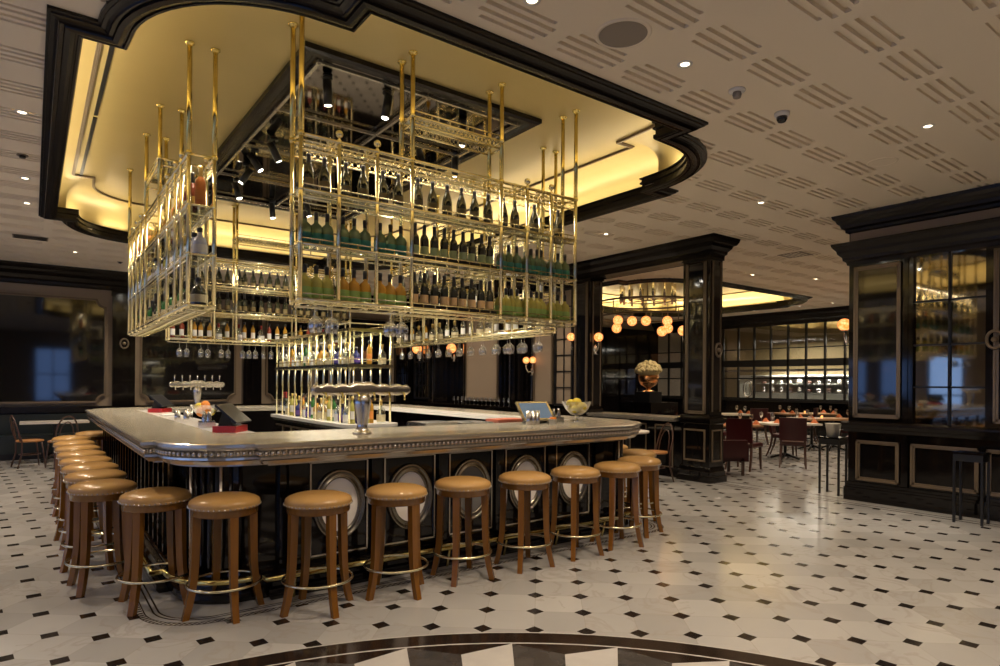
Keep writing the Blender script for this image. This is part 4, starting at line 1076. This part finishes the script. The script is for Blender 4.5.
# ------------------------------------------------------------------ lights, seen and added
def spot(loc, power, size=1.9, col=(1,.80,.56), blend=1.0, rad=.05, rot=None):
    l = bpy.data.lights.new('spot', 'SPOT'); l.energy = power; l.spot_size = size; l.spot_blend = blend; l.color = col; l.shadow_soft_size = rad
    o = bpy.data.objects.new('spot', l); COL.objects.link(o); o.location = loc
    if rot: o.rotation_euler = rot
    return o
def area(loc, sx, sy, power, col, rot=(0,0,0)):
    l = bpy.data.lights.new('area', 'AREA'); l.shape = 'RECTANGLE'; l.size = sx; l.size_y = sy; l.energy = power; l.color = col
    o = bpy.data.objects.new('area', l); COL.objects.link(o); o.location = loc; o.rotation_euler = rot; return o
def point(loc, power, col, rad=.05):
    l = bpy.data.lights.new('point', 'POINT'); l.energy = power; l.color = col; l.shadow_soft_size = rad
    o = bpy.data.objects.new('point', l); COL.objects.link(o); o.location = loc; return o

WARM = (1, .80, .58)
DL_SHOWN = [((3.711,2.827), 'recessed ceiling downlight nearest the round speaker'), ((6.283,2.215), 'recessed ceiling downlight at right, above the glazed partition'), ((13.5,6.85), 'small downlight over the dining room entrance'),
    ((18.53-.7,8.57), 'distant downlight by the far cornice, right one'), ((17.9,11.0), 'distant downlight by the far cornice, left one'), ((7.0,6.76), 'downlight left of the column crown'), ((2.37,2.904), 'downlight at the top edge of the picture'),
    ((-.08,6.74), 'nearest of three downlights left of the gold coffer'), ((-.075,8.93), 'middle of three downlights left of the gold coffer'), ((-.063,10.18), 'farthest of three downlights left of the gold coffer'), ((.604,13.547), 'downlight above the back wall cornice at left')]
DL_FILL = [(-2.5,3),(-2.5,6.7),(-2.5,10),(-2.5,13.2),(0,-1.5),(3.0,-1.5),(6,-1.5),(-2.5,0),(.2,1.6),(3.2,.8),(6.5,.3),(7.2,9.2),(7.2,11.8),(7.2,13.8),(3.5,13.6),(5.4,13.6),(2.0,14.2),(7.3,4.4)]  # further downlights added as general fill
def downlight(x, y, lb, p=108):
    t = thing('downlight', lb, 'ceiling light', (x, y, CZ), group='recessed downlights')
    MB().lathe([(.030,-.001),(.034,-.006),(.052,-.006),(.055,-.0005)], 20, (x,y,CZ), caps=False).build('trim_ring', MT['white'], t)
    MB().lathe([(.0005,-.002),(.031,-.002)], 16, (x,y,CZ), caps=False).build('lens', MT['lamp'], t)
    spot((x, y, CZ-.02), p, 2.3, WARM)
for (x, y), lb in DL_SHOWN: downlight(x, y, lb)
for i, (x, y) in enumerate(DL_FILL): downlight(x, y, 'added recessed downlight for general fill')
for i, (x, y) in enumerate(((12.0,7.4),(11,5),(14,4.5),(17,5),(10,14.3),(14,14.8),(17.5,14.0),(17.8,9.5),(9.6,7.5),(9.7,11))): downlight(x, y, 'small recessed downlight in the far dining room ceiling')

def track_light(i, x, y, tilt, az, lb):
    t = thing('track_spotlight', lb, 'spotlight', (x, y, GZ-.03), group='black spotlights in the mirror recess')
    m = MB(); m.cyl((0,0,0), (0,0,-.10), .012, n=8); m.cyl((0,0,-.002), (0,0,.018), .045, n=14); m.build('mount', MT['blackmetal'], t, world=False)
    d = Vector((sin(tilt)*cos(az), sin(tilt)*sin(az), -cos(tilt))); c = Vector((0,0,-.12))
    p0, p1 = c-d*.10, c+d*.12
    m = MB(); m.cyl(p0, p1, .042, n=14); h = m.build('lamp_head', MT['blackmetal'], t, world=False)
    m = MB(); m.cyl(p1+d*.0, p1+d*.004, .028, n=12); m.build('lens', MT['bulb'], h, world=False)
    w = Vector((x, y, GZ-.03))+p1+d*.03
    rot = d.to_track_quat('-Z', 'Y').to_euler()
    spot(w, 95, 1.6, (1, .88, .70), .8, .03, rot)
TL = [(2.17,5.62,.25,1.0), (2.74,5.56,.15,2.6), (2.24,7.45,.6,.3), (2.16,7.95,.6,-.2), (2.22,8.55,.6,2.6), (2.29,9.3,.3,-.6), (2.1,10.0,.5,3.0), (4.10,7.3,.35,2.2), (4.18,6.6,.35,1.0), (3.7,5.7,.2,1.2), (3.4,9.6,.3,.5), (3.0,10.05,.1,0)]
for i, a in enumerate(TL): track_light(i, *a, 'black cylinder spotlight under the mirrored recess, %s from the camera' % ['nearest left','nearest middle','third','fourth','fifth','sixth','seventh','right side far','right side near','right side nearest','back right','back middle'][i])

# cove strips hidden on the ledge of the coffers
def coves(x0, y0, x1, y1, p):
    z = CZ+.14; col = (1, .84, .58); d = .16
    for (cx, cy, sx, sy) in (((x0+x1)/2, y0+d, x1-x0-2.8, .05), ((x0+x1)/2, y1-d, x1-x0-2.8, .05), (x0+d, (y0+y1)/2, .05, y1-y0-2.8), (x1-d, (y0+y1)/2, .05, y1-y0-2.8)):
        area((cx, cy, z), sx, sy, p*max(sx, sy), col, (pi, 0, 0))
    for cx, cy, sgx, sgy in ((x0, y0, 1, 1), (x1, y0, -1, 1), (x0, y1, 1, -1), (x1, y1, -1, -1)):
        for a in (.25, .75):
            aa = a*pi/2; rr = 1.12-.16; k = .26+1.12
            px, py = cx+sgx*(k-rr*cos(aa)), cy+sgy*(k-rr*sin(aa))
            area((px, py, z), .35, .05, p*.5, col, (pi, 0, (-1 if sgx*sgy > 0 else 1)*(pi/2-aa)))
coves(.06, 3.33, 2*CX-.06, 2*CY-3.33, 2.5)
coves(10.3, 8.3, 2*CX2-10.3, 2*CY2-8.3, 4)

d = Vector((7.75, 3.0, 0))-Vector((6.283, 2.215, CZ)); spot((6.29, 2.22, CZ-.03), 150, .55, (1, .90, .74), 1.0, .03, d.to_track_quat('-Z', 'Y').to_euler())
d = Vector((-.3, 3.9, 0))-Vector((-.08, 6.74, CZ)); spot((-.08, 6.73, CZ-.03), 90, .6, (1, .90, .78), 1.0, .03, d.to_track_quat('-Z', 'Y').to_euler())
for (cx, cy, sx, sy) in ((3.07, 4.88, 2.8, .03), (3.07, 10.62, 2.8, .03), (1.14, 7.75, .03, 3.9), (5.0, 7.75, .03, 3.9)):
    area((cx, cy, 3.375), sx if sx < .1 else sx-.1, sy, 7, (1, .84, .58))  # strips added under the top rails to brighten the bottle racks
for z, p in ((2.09, 9), (1.69, 9)): area((3.08, 7.9, z), .30, 2.4, p, (1, .88, .68))  # panels added below the island shelves to brighten the bottles
# ceiling fittings
t = thing('ceiling_speaker', 'large round ceiling speaker grille at the top of the picture', 'speaker', (3.072,2.828,CZ))
MB().lathe([(.155,-.001),(.16,-.008),(.18,-.006),(.185,0)], 36, (3.072,2.828,CZ), caps=False).build('rim', MT['ceiling'], t)
MB().lathe([(.0005,-.006),(.156,-.006)], 36, (3.072,2.828,CZ), caps=False).build('grille', MT['grille'], t)
t = thing('ceiling_speaker', 'round ceiling speaker farther right, painted like the ceiling', 'speaker', (6.93,2.85,CZ))
MB().lathe([(.118,-.001),(.122,-.008),(.138,-.006),(.142,0)], 36, (6.93,2.85,CZ), caps=False).build('rim', MT['ceiling'], t)
MB().lathe([(.0005,-.006),(.119,-.006)], 36, (6.93,2.85,CZ), caps=False).build('grille', MT['ceiling'], t)
t = thing('smoke_detector', 'white smoke detector on the ceiling between downlight and camera dome', 'detector', (4.358,2.833,CZ))
MB().lathe([(.062,0),(.062,-.012),(.045,-.02)], 24, (4.358,2.833,CZ)).build('base', MT['white'], t)
MB().lathe([(.03,-.02),(.034,-.035),(.028,-.06),(.015,-.066)], 16, (4.358,2.833,CZ)).build('sensor', MT['grille'], t)
t = thing('dome_camera', 'small black dome security camera on the ceiling', 'camera', (5.025,2.845,CZ))
MB().lathe([(.06,0),(.06,-.02),(.05,-.035)], 24, (5.025,2.845,CZ)).build('base', MT['white'], t)
MB().lathe([(.044,-.035),(.042,-.055),(.028,-.078),(.005,-.085)], 20, (5.025,2.845,CZ)).build('dome', MT['blackglass'], t)
def vent(label, x, y, w, d):
    t = thing('ceiling_vent', label, 'vent', (x, y, CZ)); m = MB()
    m.box(x-w/2,y-d/2,CZ-.006,x+w/2,y-d/2+.02,CZ); m.box(x-w/2,y+d/2-.02,CZ-.006,x+w/2,y+d/2,CZ); m.box(x-w/2,y-d/2,CZ-.006,x-w/2+.02,y+d/2,CZ); m.box(x+w/2-.02,y-d/2,CZ-.006,x+w/2,y+d/2,CZ); m.build('frame', MT['bronze'], t)
    m = MB(); n = 6
    for i in range(n): q = y-d/2+.02+(d-.04)*(i+.5)/n; m.box(x-w/2+.02,q-.012,CZ-.005,x+w/2-.02,q+.004,CZ-.001)
    m.build('slats', MT['blackmetal'], t)
vent('dark slatted ceiling vent left of the coffer near the back wall', -.03, 12.62, .46, .32)
vent('dark slatted ceiling vent over the passage to the dining room', 10.7, 5.8, .42, .42)
for i, (x, y) in enumerate(((-.09, 8.03), (1.351, 14.14))):
    t = thing('ceiling_sensor', ('small dark ceiling sensor between the left downlights', 'small dark ceiling sensor beside the left rack')[i], 'sensor', (x, y, CZ)); MB().lathe([(.05,0),(.05,-.008)], 14, (x,y,CZ)).build('ring', MT['bronze'], t); MB().lathe([(.03,-.008),(.025,-.03)], 12, (x,y,CZ)).build('lens', MT['blackmetal'], t)

# sconces
def sconce(label, x, y, z, nx, ny, r=.085, two=False, p=14):
    t = thing('wall_sconce', label, 'lamp', (x, y, z)); tx, ty = -ny, nx
    m = MB(); m.sphere((x+nx*.03, y+ny*.03, z-.22), .045, 12, 8, 1.5); m.lathe([(.05,-.32),(.02,-.30),(.035,-.24),(.012,-.14)], 10, (x+nx*.035, y+ny*.035, z)); m.build('back_plate', MT['pewter'], t)
    for k in ((-1, 1) if two else (0,)):
        cx, cy = x+nx*.12+tx*k*.11, y+ny*.12+ty*k*.11
        m = MB(); m.tube([(x+nx*.03, y+ny*.03, z-.22), (x+nx*.10+tx*k*.06, y+ny*.10+ty*k*.06, z-.25), (cx, cy, z-.17), (cx, cy, z-r+.005)], .010, 6); m.lathe([(.03,-r-.005),(.035,-r+.012)], 10, (cx,cy,z)); m.build('arm', MT['pewter'], t)
        m = MB(); m.sphere((cx, cy, z), r, 16, 12); m.build('globe', MT['globe'], t)
sconce('amber globe wall lamp on the left column above the low wall', 8.50, 8.50, 2.39, 0, -1)
sconce('amber globe wall lamp on the inner side of the near column', 8.56, 6.40, 2.40, 0, 1)
sconce('amber globe wall lamp at the left end of the glazed partition', 8.98, 4.04, 2.36, 0, 1, .085)
sconce('amber globe wall lamp behind the island shelving', 8.45, 15.0, 2.42, -1, 0, .13)
sconce('amber globe wall lamp left of the wide beige panel', 8.38, 13.15, 2.36, -1, 0, .12)
sconce('pair of small amber globes beside the narrow beige panel', 8.46, 10.22, 2.0, -1, 0, .07, True)
sconce('amber globe wall lamp half hidden at the left column edge', 8.50, 9.0, 2.42, -1, 0, .08)

# ------------------------------------------------------------------ chandelier
def chandelier():
    cx, cy = 11.6, 9.85; zr = 3.42
    t = thing('chandelier', 'large ring chandelier with vertical tubes and amber globes in the dining room', 'chandelier', (cx, cy, zr))
    N = 48
    for r, z, w, nm in ((1.15, zr, .022, 'upper_ring'), (1.15, zr-.33, .022, 'lower_ring'), (.62, zr+.06, .015, 'inner_ring')):
        MB().tube([(cx+r*cos(2*pi*i/N), cy+r*sin(2*pi*i/N), z) for i in range(N)], w, 6, closed=True).build(nm, MT['bronze'], t)
    for i in range(10):
        a = 2*pi*i/10; m = MB(); m.cyl((cx+1.15*cos(a), cy+1.15*sin(a), zr-.33), (cx+1.15*cos(a), cy+1.15*sin(a), zr), .012, n=6); m.build('strut', MT['bronze'], t)
    for i in range(14):
        a = 2*pi*i/14; m = MB(); m.cyl((cx+.62*cos(a), cy+.62*sin(a), zr), (cx+.62*cos(a), cy+.62*sin(a), zr+.42), .028, n=8); m.build('tube', MT['silver'], t)
    m = MB()
    for i in range(4): a = pi/4+i*pi/2; q = MB(); q.cyl((cx+.62*cos(a), cy+.62*sin(a), zr+.06), (cx+1.15*cos(a), cy+1.15*sin(a), zr), .012, n=6); q.build('spoke', MT['bronze'], t)
    m.cyl((cx, cy, zr+.06), (cx, cy, 4.29), .02, n=8)
    for i in range(4): a = i*pi/2; m.cyl((cx, cy, zr+.06), (cx+.62*cos(a), cy+.62*sin(a), zr+.06), .012, n=6)
    m.build('frame', MT['bronze'], t)
    for i, (dx, dy) in enumerate(((-.62,.35), (-.45,.55), (-.05,0), (.1,-.35), (.35,-.3), (.5,-.2), (-.25,.25))):
        z = zr-.42-.16*(i % 2)-(.1 if i == 3 else 0)
        m = MB(); m.cyl((cx+dx, cy+dy, z+.1), (cx+dx, cy+dy, zr+.02), .006, n=5); m.build('drop_rod', MT['bronze'], t)
        m = MB(); m.sphere((cx+dx, cy+dy, z), .115, 16, 12); m.build('globe', MT['globe'], t)
chandelier()
def chandelier2():
    cx, cy, zr = 15.4, 6.4, 3.2
    t = thing('globe_pendant', 'cluster of amber globe pendants glowing before the far kitchen glazing', 'lamp', (cx, cy, CZ))
    MB().lathe([(.12,-.03),(.14,0)], 16, (cx,cy,CZ)).build('ceiling_rose', MT['bronze'], t)
    for i in range(7):
        a = 2*pi*i/7; x, y, z = cx+.5*cos(a), cy+.5*sin(a), 2.55+.12*(i % 3)
        m = MB(); m.cyl((x, y, z+.07), (cx+.1*cos(a), cy+.1*sin(a), CZ-.02), .006, n=5); r = m.build('drop_rod', MT['bronze'], t)
        m = MB(); m.sphere((x, y, z), .08, 12, 8); m.build('globe', MT['globe'], r)
chandelier2()

# ------------------------------------------------------------------ furniture
def table(label, x, y, w, d, top, rz=0, h=.75, rnd=False):
    t = thing('dining_table', label, 'table', (x, y, 0), rz, 'dining tables')
    m = MB()
    if rnd: m.lathe([(w/2-.01,h-.035),(w/2,h-.03),(w/2,h-.004),(w/2-.006,h)], 32)
    else: m.box(-w/2,-d/2,h-.035,w/2,d/2,h)
    m.build('table_top', top, t, world=False)
    for s in ((0,) if max(w, d) < 1.3 else (-1, 1)):
        ox, oy = (s*(w/2-.4), 0) if w > d else (0, s*(d/2-.4))
        m = MB(); m.lathe([(.045,.06),(.03,.12),(.03,h-.10),(.06,h-.035)], 12, (ox,oy,0))
        for k in range(4): a = pi/4+k*pi/2; m.tube([(ox, oy, .12), (ox+.14*cos(a), oy+.14*sin(a), .07), (ox+.28*cos(a), oy+.28*sin(a), .02)], [.03,.025,.02], 6)
        m.build('pedestal', MT['blackmetal'], t, world=False)
    return t
def make_chair():
    t = thing('dining_chair', 'x', 'chair', group='burgundy dining chairs')
    m = MB(); m.rings([[(-.23,-.22,.40),(.23,-.22,.40),(.21,.22,.40),(-.21,.22,.40)], [(-.24,-.23,.43),(.24,-.23,.43),(.22,.23,.43),(-.22,.23,.43)], [(-.23,-.22,.475),(.23,-.22,.475),(.21,.22,.475),(-.21,.22,.475)]], True, False, True); m.build('seat', MT['burgundy'], t, world=False)
    def bk(u, v, th): # curved back
        x = u*.23; return (x, .20+.05*v-.05*(u*u)*0+th-.04*(1-u*u)*-1*.6, .50+.42*v)
    rings = []
    for v in [i/6 for i in range(7)]:
        U = [-1+2*j/6 for j in range(7)]
        rings.append([bk(u, v, 0) for u in U]+[bk(u, v, .05) for u in U[::-1]])
    m = MB(); m.rings(rings, True, False, True); m.build('backrest', MT['burgundy'], t, world=False)
    for sx in (-1, 1):
        m = MB(); m.sqpath([(sx*.20,-.19,.42),(sx*.205,-.2,.2),(sx*.21,-.21,0)], [.02,.018,.014]); m.build('leg', MT['darkwood'], t, world=False)
        m = MB(); m.sqpath([(sx*.20,.27,.92),(sx*.20,.23,.55),(sx*.20,.20,.42),(sx*.21,.24,.2),(sx*.22,.32,0)], [.014,.018,.02,.018,.014]); m.build('leg', MT['darkwood'], t, world=False)
    return t
CH = make_chair()
chairs = [((10.35,6.52), 100, 'just right of the near column, behind the low armchair'), ((11.45,6.22), 118, 'with its back to the camera, in the middle of the gap'), ((10.6,7.7), 20, 'at the left table, behind the near column'), ((12.9,7.2), 20, 'behind the middle table'), ((13.6,6.0), 200, 'right of the middle table'),
          ((15.6,7.0), 180, 'at the right hand table by the partition'), ((15.0,9.2), 150, 'at the far left table'), ((16.4,8.6), 200, 'between the far tables'), ((12.2,8.3), 60, 'behind the left table')]
for i, ((x, y), a, w) in enumerate(chairs):
    lb = 'burgundy upholstered dining chair '+w
    # angles: 0 faces -y
    if i == 0: CH.location = (x, y, 0); CH.rotation_euler.z = R(a); CH['label'] = lb
    else: dup(CH, (x, y, 0), R(a), lb)
tabs = [((10.95,7.25), 1.0, .8, 'wood', 'left dining table right of the near column'), ((12.4,6.9), 1.1, .8, 'linen', 'middle dining table in the gap'), ((14.9,7.4), 1.3, .8, 'wood', 'right dining table by the partition end'),
        ((14.6,10.0), 1.6, .8, 'linen', 'far left table under the kitchen glazing'), ((17.0,8.9), 1.5, .8, 'wood', 'farthest table under the kitchen glazing'), ((12.2,11.2), 2.4, .9, 'linen', 'long far table between the columns'), ((10.3,9.9), 1.2, .6, 'wood', 'small near table between the columns')]
random.seed(3)
def place_settings(x, y, w, d, ang, nm, k):
    n = 4; c, s = cos(ang), sin(ang)
    for i in range(n):
        u = (-w/2+.15)+(w-.3)*(i//2); v = (-1)**i*(d/2-.18)
        X, Y = x+u*c-v*s, y+u*s+v*c
        wglass((X, Y, .751), 'wine glass on the %s, %s corner' % (nm, ('front left', 'back left', 'front right', 'back right')[i]), 'glasses on the dining tables', s=1.0)
        q = MB(); q.rings([[(X+.12,Y-.06,.751),(X+.22,Y-.06,.751),(X+.22,Y+.06,.751),(X+.12,Y+.06,.751)], [(X+.16,Y-.01,.83),(X+.18,Y-.01,.83),(X+.18,Y+.01,.83),(X+.16,Y+.01,.83)]], True, False, True)
        tag(q.build('folded_napkin', MT['napkin']), 'folded rust napkin on the %s, %s corner' % (nm, ('front left', 'back left', 'front right', 'back right')[i]), 'napkin', 'napkins on the dining tables')
    t = thing('candle_holder', 'glowing orange candle holder on the %s' % nm, 'candle', (x, y, .751))
    MB().lathe([(.035,0),(.04,.01),(.045,.08),(.045,.085)], 14, (x,y,.751), caps=False).build('cup', MT['clear'], t); MB().lathe([(.025,.002),(.025,.045),(.004,.06)], 10, (x,y,.751)).build('flame_wax', MT['candle'], t)
for k, ((x, y), w, d, mm, nm) in enumerate(tabs):
    table(nm+' ', x, y, w, d, MT['linen'] if mm == 'linen' else MT['tabletop'], R(-30))['label'] = 'rectangular '+nm
    place_settings(x, y, w, d, R(-30), nm, k)

def make_bentwood():
    t = thing('bentwood_chair', 'x', 'chair', group='bentwood cafe chairs')
    MB().lathe([(.185,.44),(.20,.445),(.20,.465),(.19,.472)], 24).build('seat', mat('honey_seat', (.42,.19,.06), .35), t, world=False)
    def tube(nm, pts, r=.012): m = MB(); m.tube(pts, r, 7); m.build(nm, MT['darkwood'], t, world=False)
    for sx in (-1, 1):
        tube('leg', [(sx*.14,-.13,.44), (sx*.16,-.16,.22), (sx*.17,-.18,0)])
    hoop = [(-.19,.22,0), (-.165,.16,.25), (-.17,.16,.46)]+[(-.17*cos(a), .18+.07*sin(a)+.02, .52+.38*sin(a)**.8) for a in [i*pi/12 for i in range(1, 12)]]+[(.17,.16,.46), (.165,.16,.25), (.19,.22,0)]
    tube('back_hoop', hoop, .013)
    tube('inner_hoop', [(-.11,.17,.46)]+[(-.11*cos(a), .18+.06*sin(a), .50+.30*sin(a)**.8) for a in [i*pi/10 for i in range(1, 10)]]+[(.11,.17,.46)], .009)
    m = MB(); m.tube([(.155*cos(i*2*pi/20), .155*sin(i*2*pi/20), .22) for i in range(20)], .008, 6, closed=True); m.build('leg_ring', MT['darkwood'], t, world=False)
    return t
BC = make_bentwood()
bcs = [((-.02,13.75), 105, 'at the far left edge of the picture'), ((.42,13.35), 200, 'in front of the marble cafe table at far left'), ((.95,13.9), 250, 'right of the marble cafe table, behind the stools'), ((7.85,6.5), -100, 'beside the low wall at right, behind the last stools')]
for i, ((x, y), a, w) in enumerate(bcs):
    lb = 'dark bentwood chair with honey seat '+w
    if i == 0: BC.location = (x, y, 0); BC.rotation_euler.z = R(a); BC['label'] = lb
    else: dup(BC, (x, y, 0), R(a), lb)
table('', .35, 14.45, 1.05, .6, MT['marble_w'])['label'] = 'marble topped cafe table against the back wall at far left'
t = table('', 7.95, 7.15, .7, .7, MT['linen'], rnd=True); t['label'] = 'round pale cafe table beside the low wall'
# dark banquette under the back wall
t = thing('banquette', 'long dark teal banquette along the back wall at left', 'bench', (-1.5, 15.3, 0))
m = MB(); m.box(-4.8,14.95,.12,1.2,15.42,.46); m.build('seat', MT['blueseat'], t)
m = MB(); m.box(-4.8,15.32,.46,1.2,15.45,.84); m.build('backrest', MT['blueseat'], t)
m = MB(); m.box(-4.8,15.0,0,1.2,15.42,.12); m.build('base', MT['blackmetal'], t)

# armchair beside the near column
t = thing('armchair', 'low burgundy leather armchair tight behind the near column', 'armchair', (9.42, 6.42, 0), R(150))
m = MB(); m.box(-.30,-.30,.24,.30,.24,.44); m.build('seat', MT['burgundy'], t, world=False)
m = MB(); m.rings([[(-.33,.22,.30),(.33,.22,.30),(.33,.34,.30),(-.33,.34,.30)], [(-.33,.26,.60),(.33,.26,.60),(.33,.36,.60),(-.33,.36,.60)]], True, False, True); m.build('backrest', MT['burgundy'], t, world=False)
for s in (-1, 1):
    m = MB(); m.box(s*.30,-.30,.24,s*.38,.30,.52); m.build('armrest', MT['burgundy'], t, world=False)
    for yy in (-.25, .25): m = MB(); m.box(s*.30-.02,yy-.02,0,s*.30+.02,yy+.02,.24); m.build('leg', MT['darkwood'], t, world=False)

# black tall stools by the glazed partition
def tall(label, x, y, w, d, h, rz=0):
    t = thing('tall_side_table', label, 'stand', (x, y, 0), rz, 'black stands by the partition')
    m = MB(); m.box(-w/2,-d/2,h-.02,w/2,d/2,h); m.build('top', MT['black'], t, world=False)
    m = MB(); m.box(-w/2+.01,-d/2+.01,h-.10,w/2-.01,d/2-.01,h-.02); m.build('apron', MT['blackmetal'], t, world=False)
    for sx in (-1, 1):
        for sy in (-1, 1):
            m = MB(); m.box(sx*(w/2-.02)-.012, sy*(d/2-.02)-.012, 0, sx*(w/2-.02)+.012, sy*(d/2-.02)+.012, h-.10); m.build('leg', MT['blackmetal'], t, world=False)
    return t
tall('slim black four legged stand left of the glazed partition, holding a bucket', 9.04, 4.33, .26, .30, .80)
tall('black four legged stand in front of the partition at the right edge', 8.42, 2.52, .24, .30, .79)
t = thing('ice_bucket', 'silver champagne bucket on the slim black stand', 'bucket', (9.04, 4.33, .80))
MB().lathe([(.06,0),(.075,.01),(.10,.18),(.108,.185),(.104,.19)], 24, (9.04,4.33,.80)).build('pail', mat('brushed_silver', (.72,.68,.60), .38, .5), t)
t = thing('', '', '') if False else None

# urn of cream flowers on a black stand beyond the low wall
ux, uy = 10.2, 8.62
t = thing('flower_urn', 'copper urn of cream flowers on a black plinth between the columns', 'vase', (ux, uy, 1.14))
m = MB(); m.lathe([(.12,0),(.12,.02),(.05,.04),(.045,.08),(.15,.14),(.20,.22),(.215,.33),(.205,.34)], 24, (ux,uy,1.36)); m.build('urn', MT['copper'], t)
m = MB(); random.seed(2)
for i in range(170):
    a = random.uniform(0, 2*pi); q = random.uniform(0, 1); r = .25*sqrt(q); zz = 1.80+.22*sqrt(max(0, 1-q))*random.uniform(.75, 1.05)-.05
    m.sphere((ux+r*cos(a), uy+r*sin(a), zz), .042, 7, 5)
m.sphere((ux,uy,1.80), .23, 14, 8, .75); m.build('blossoms', MT['flower'], t)
s = thing('plinth', 'stepped black display plinth under the flower urn', 'plinth', (ux, uy, 0)); 
m = MB(); m.box(ux-.42,uy-.42,0,ux+.42,uy+.42,1.15); m.build('base', MT['black'], s); m = MB(); m.box(ux-.19,uy-.19,1.15,ux+.19,uy+.19,1.36); m.build('block', MT['blackmetal'], s)
# glasses along the service ledge of the partition
for i in range(14):
    y = 11.0+i*.17; wglass((8.40, y, 1.001), 'glass on the dark ledge below the beige wall panels, %s' % ordn(13-i, 14), 'glasses on the wall ledge', s=.9)

# mask like bronze ornaments
def ornament(label, x, y, z, nx, ny):
    t = thing('bronze_ornament', label, 'ornament', (x, y, z)); m = MB(); tx, ty = -ny, nx
    m.tube([(x+nx*.02+tx*.075*cos(a), y+ny*.02+ty*.075*cos(a), z+.10*sin(a)) for a in [i*2*pi/20 for i in range(20)]], .018, 6, closed=True); m.build('wreath', MT['bronze'], t)
    m = MB(); m.sphere((x+nx*.02, y+ny*.02, z), .035, 10, 8); m.build('boss', MT['bronze'], t)
ornament('round bronze wreath ornament on the near column side', 8.60, 5.90, 2.06, 0, -1)
ornament('round bronze ornament on the pilaster between the black wall panels', 1.57, YW-.09, 2.30, 0, -1)
ornament('round bronze wreath ornament on the partition at the right edge', 8.82, 2.42, 2.06, -1, 0)

# ------------------------------------------------------------------ world, light, camera
w = bpy.data.worlds.new('World'); SC.world = w; w.use_nodes = True
bg = w.node_tree.nodes['Background']; bg.inputs[0].default_value = (.18, .32, .72, 1); bg.inputs[1].default_value = 2.2

for y in (5, 8, 11): area((20.4, y, 3.0), 1.0, 2.2, 60, (1, .93, .8)); area((20.95, y, 1.97), .2, 2.6, 90, (1, .95, .85), (0, -.5, 0))

cam = bpy.data.cameras.new('camera'); co = bpy.data.objects.new('camera', cam); COL.objects.link(co)
cam.sensor_width = 36; cam.lens = 631.28*36/1000; cam.shift_y = (382.5-333)/1000; cam.clip_start = .05
co.location = (0, 0, 1.53)
Mx = Matrix.Rotation(math.atan2(-cA, sA), 4, 'Z') @ Matrix.Rotation(pi/2, 4, 'X') @ Matrix.Rotation(.0071, 4, 'Z')
co.matrix_world = Matrix.Translation((0, 0, 1.53)) @ Mx
SC.camera = co
SC.view_settings.view_transform = 'Standard'; SC.view_settings.look = 'None'; SC.view_settings.gamma = 1; SC.view_settings.use_curve_mapping = False
SC.view_settings.exposure = 0.78
SC.cycles.use_denoising = True
SC.cycles.max_bounces = 10; SC.cycles.diffuse_bounces = 4; SC.cycles.glossy_bounces = 4; SC.cycles.transparent_max_bounces = 24; SC.cycles.transmission_bounces = 6
SC.cycles.sample_clamp_indirect = 6
SC.cycles.caustics_reflective = False; SC.cycles.caustics_refractive = False
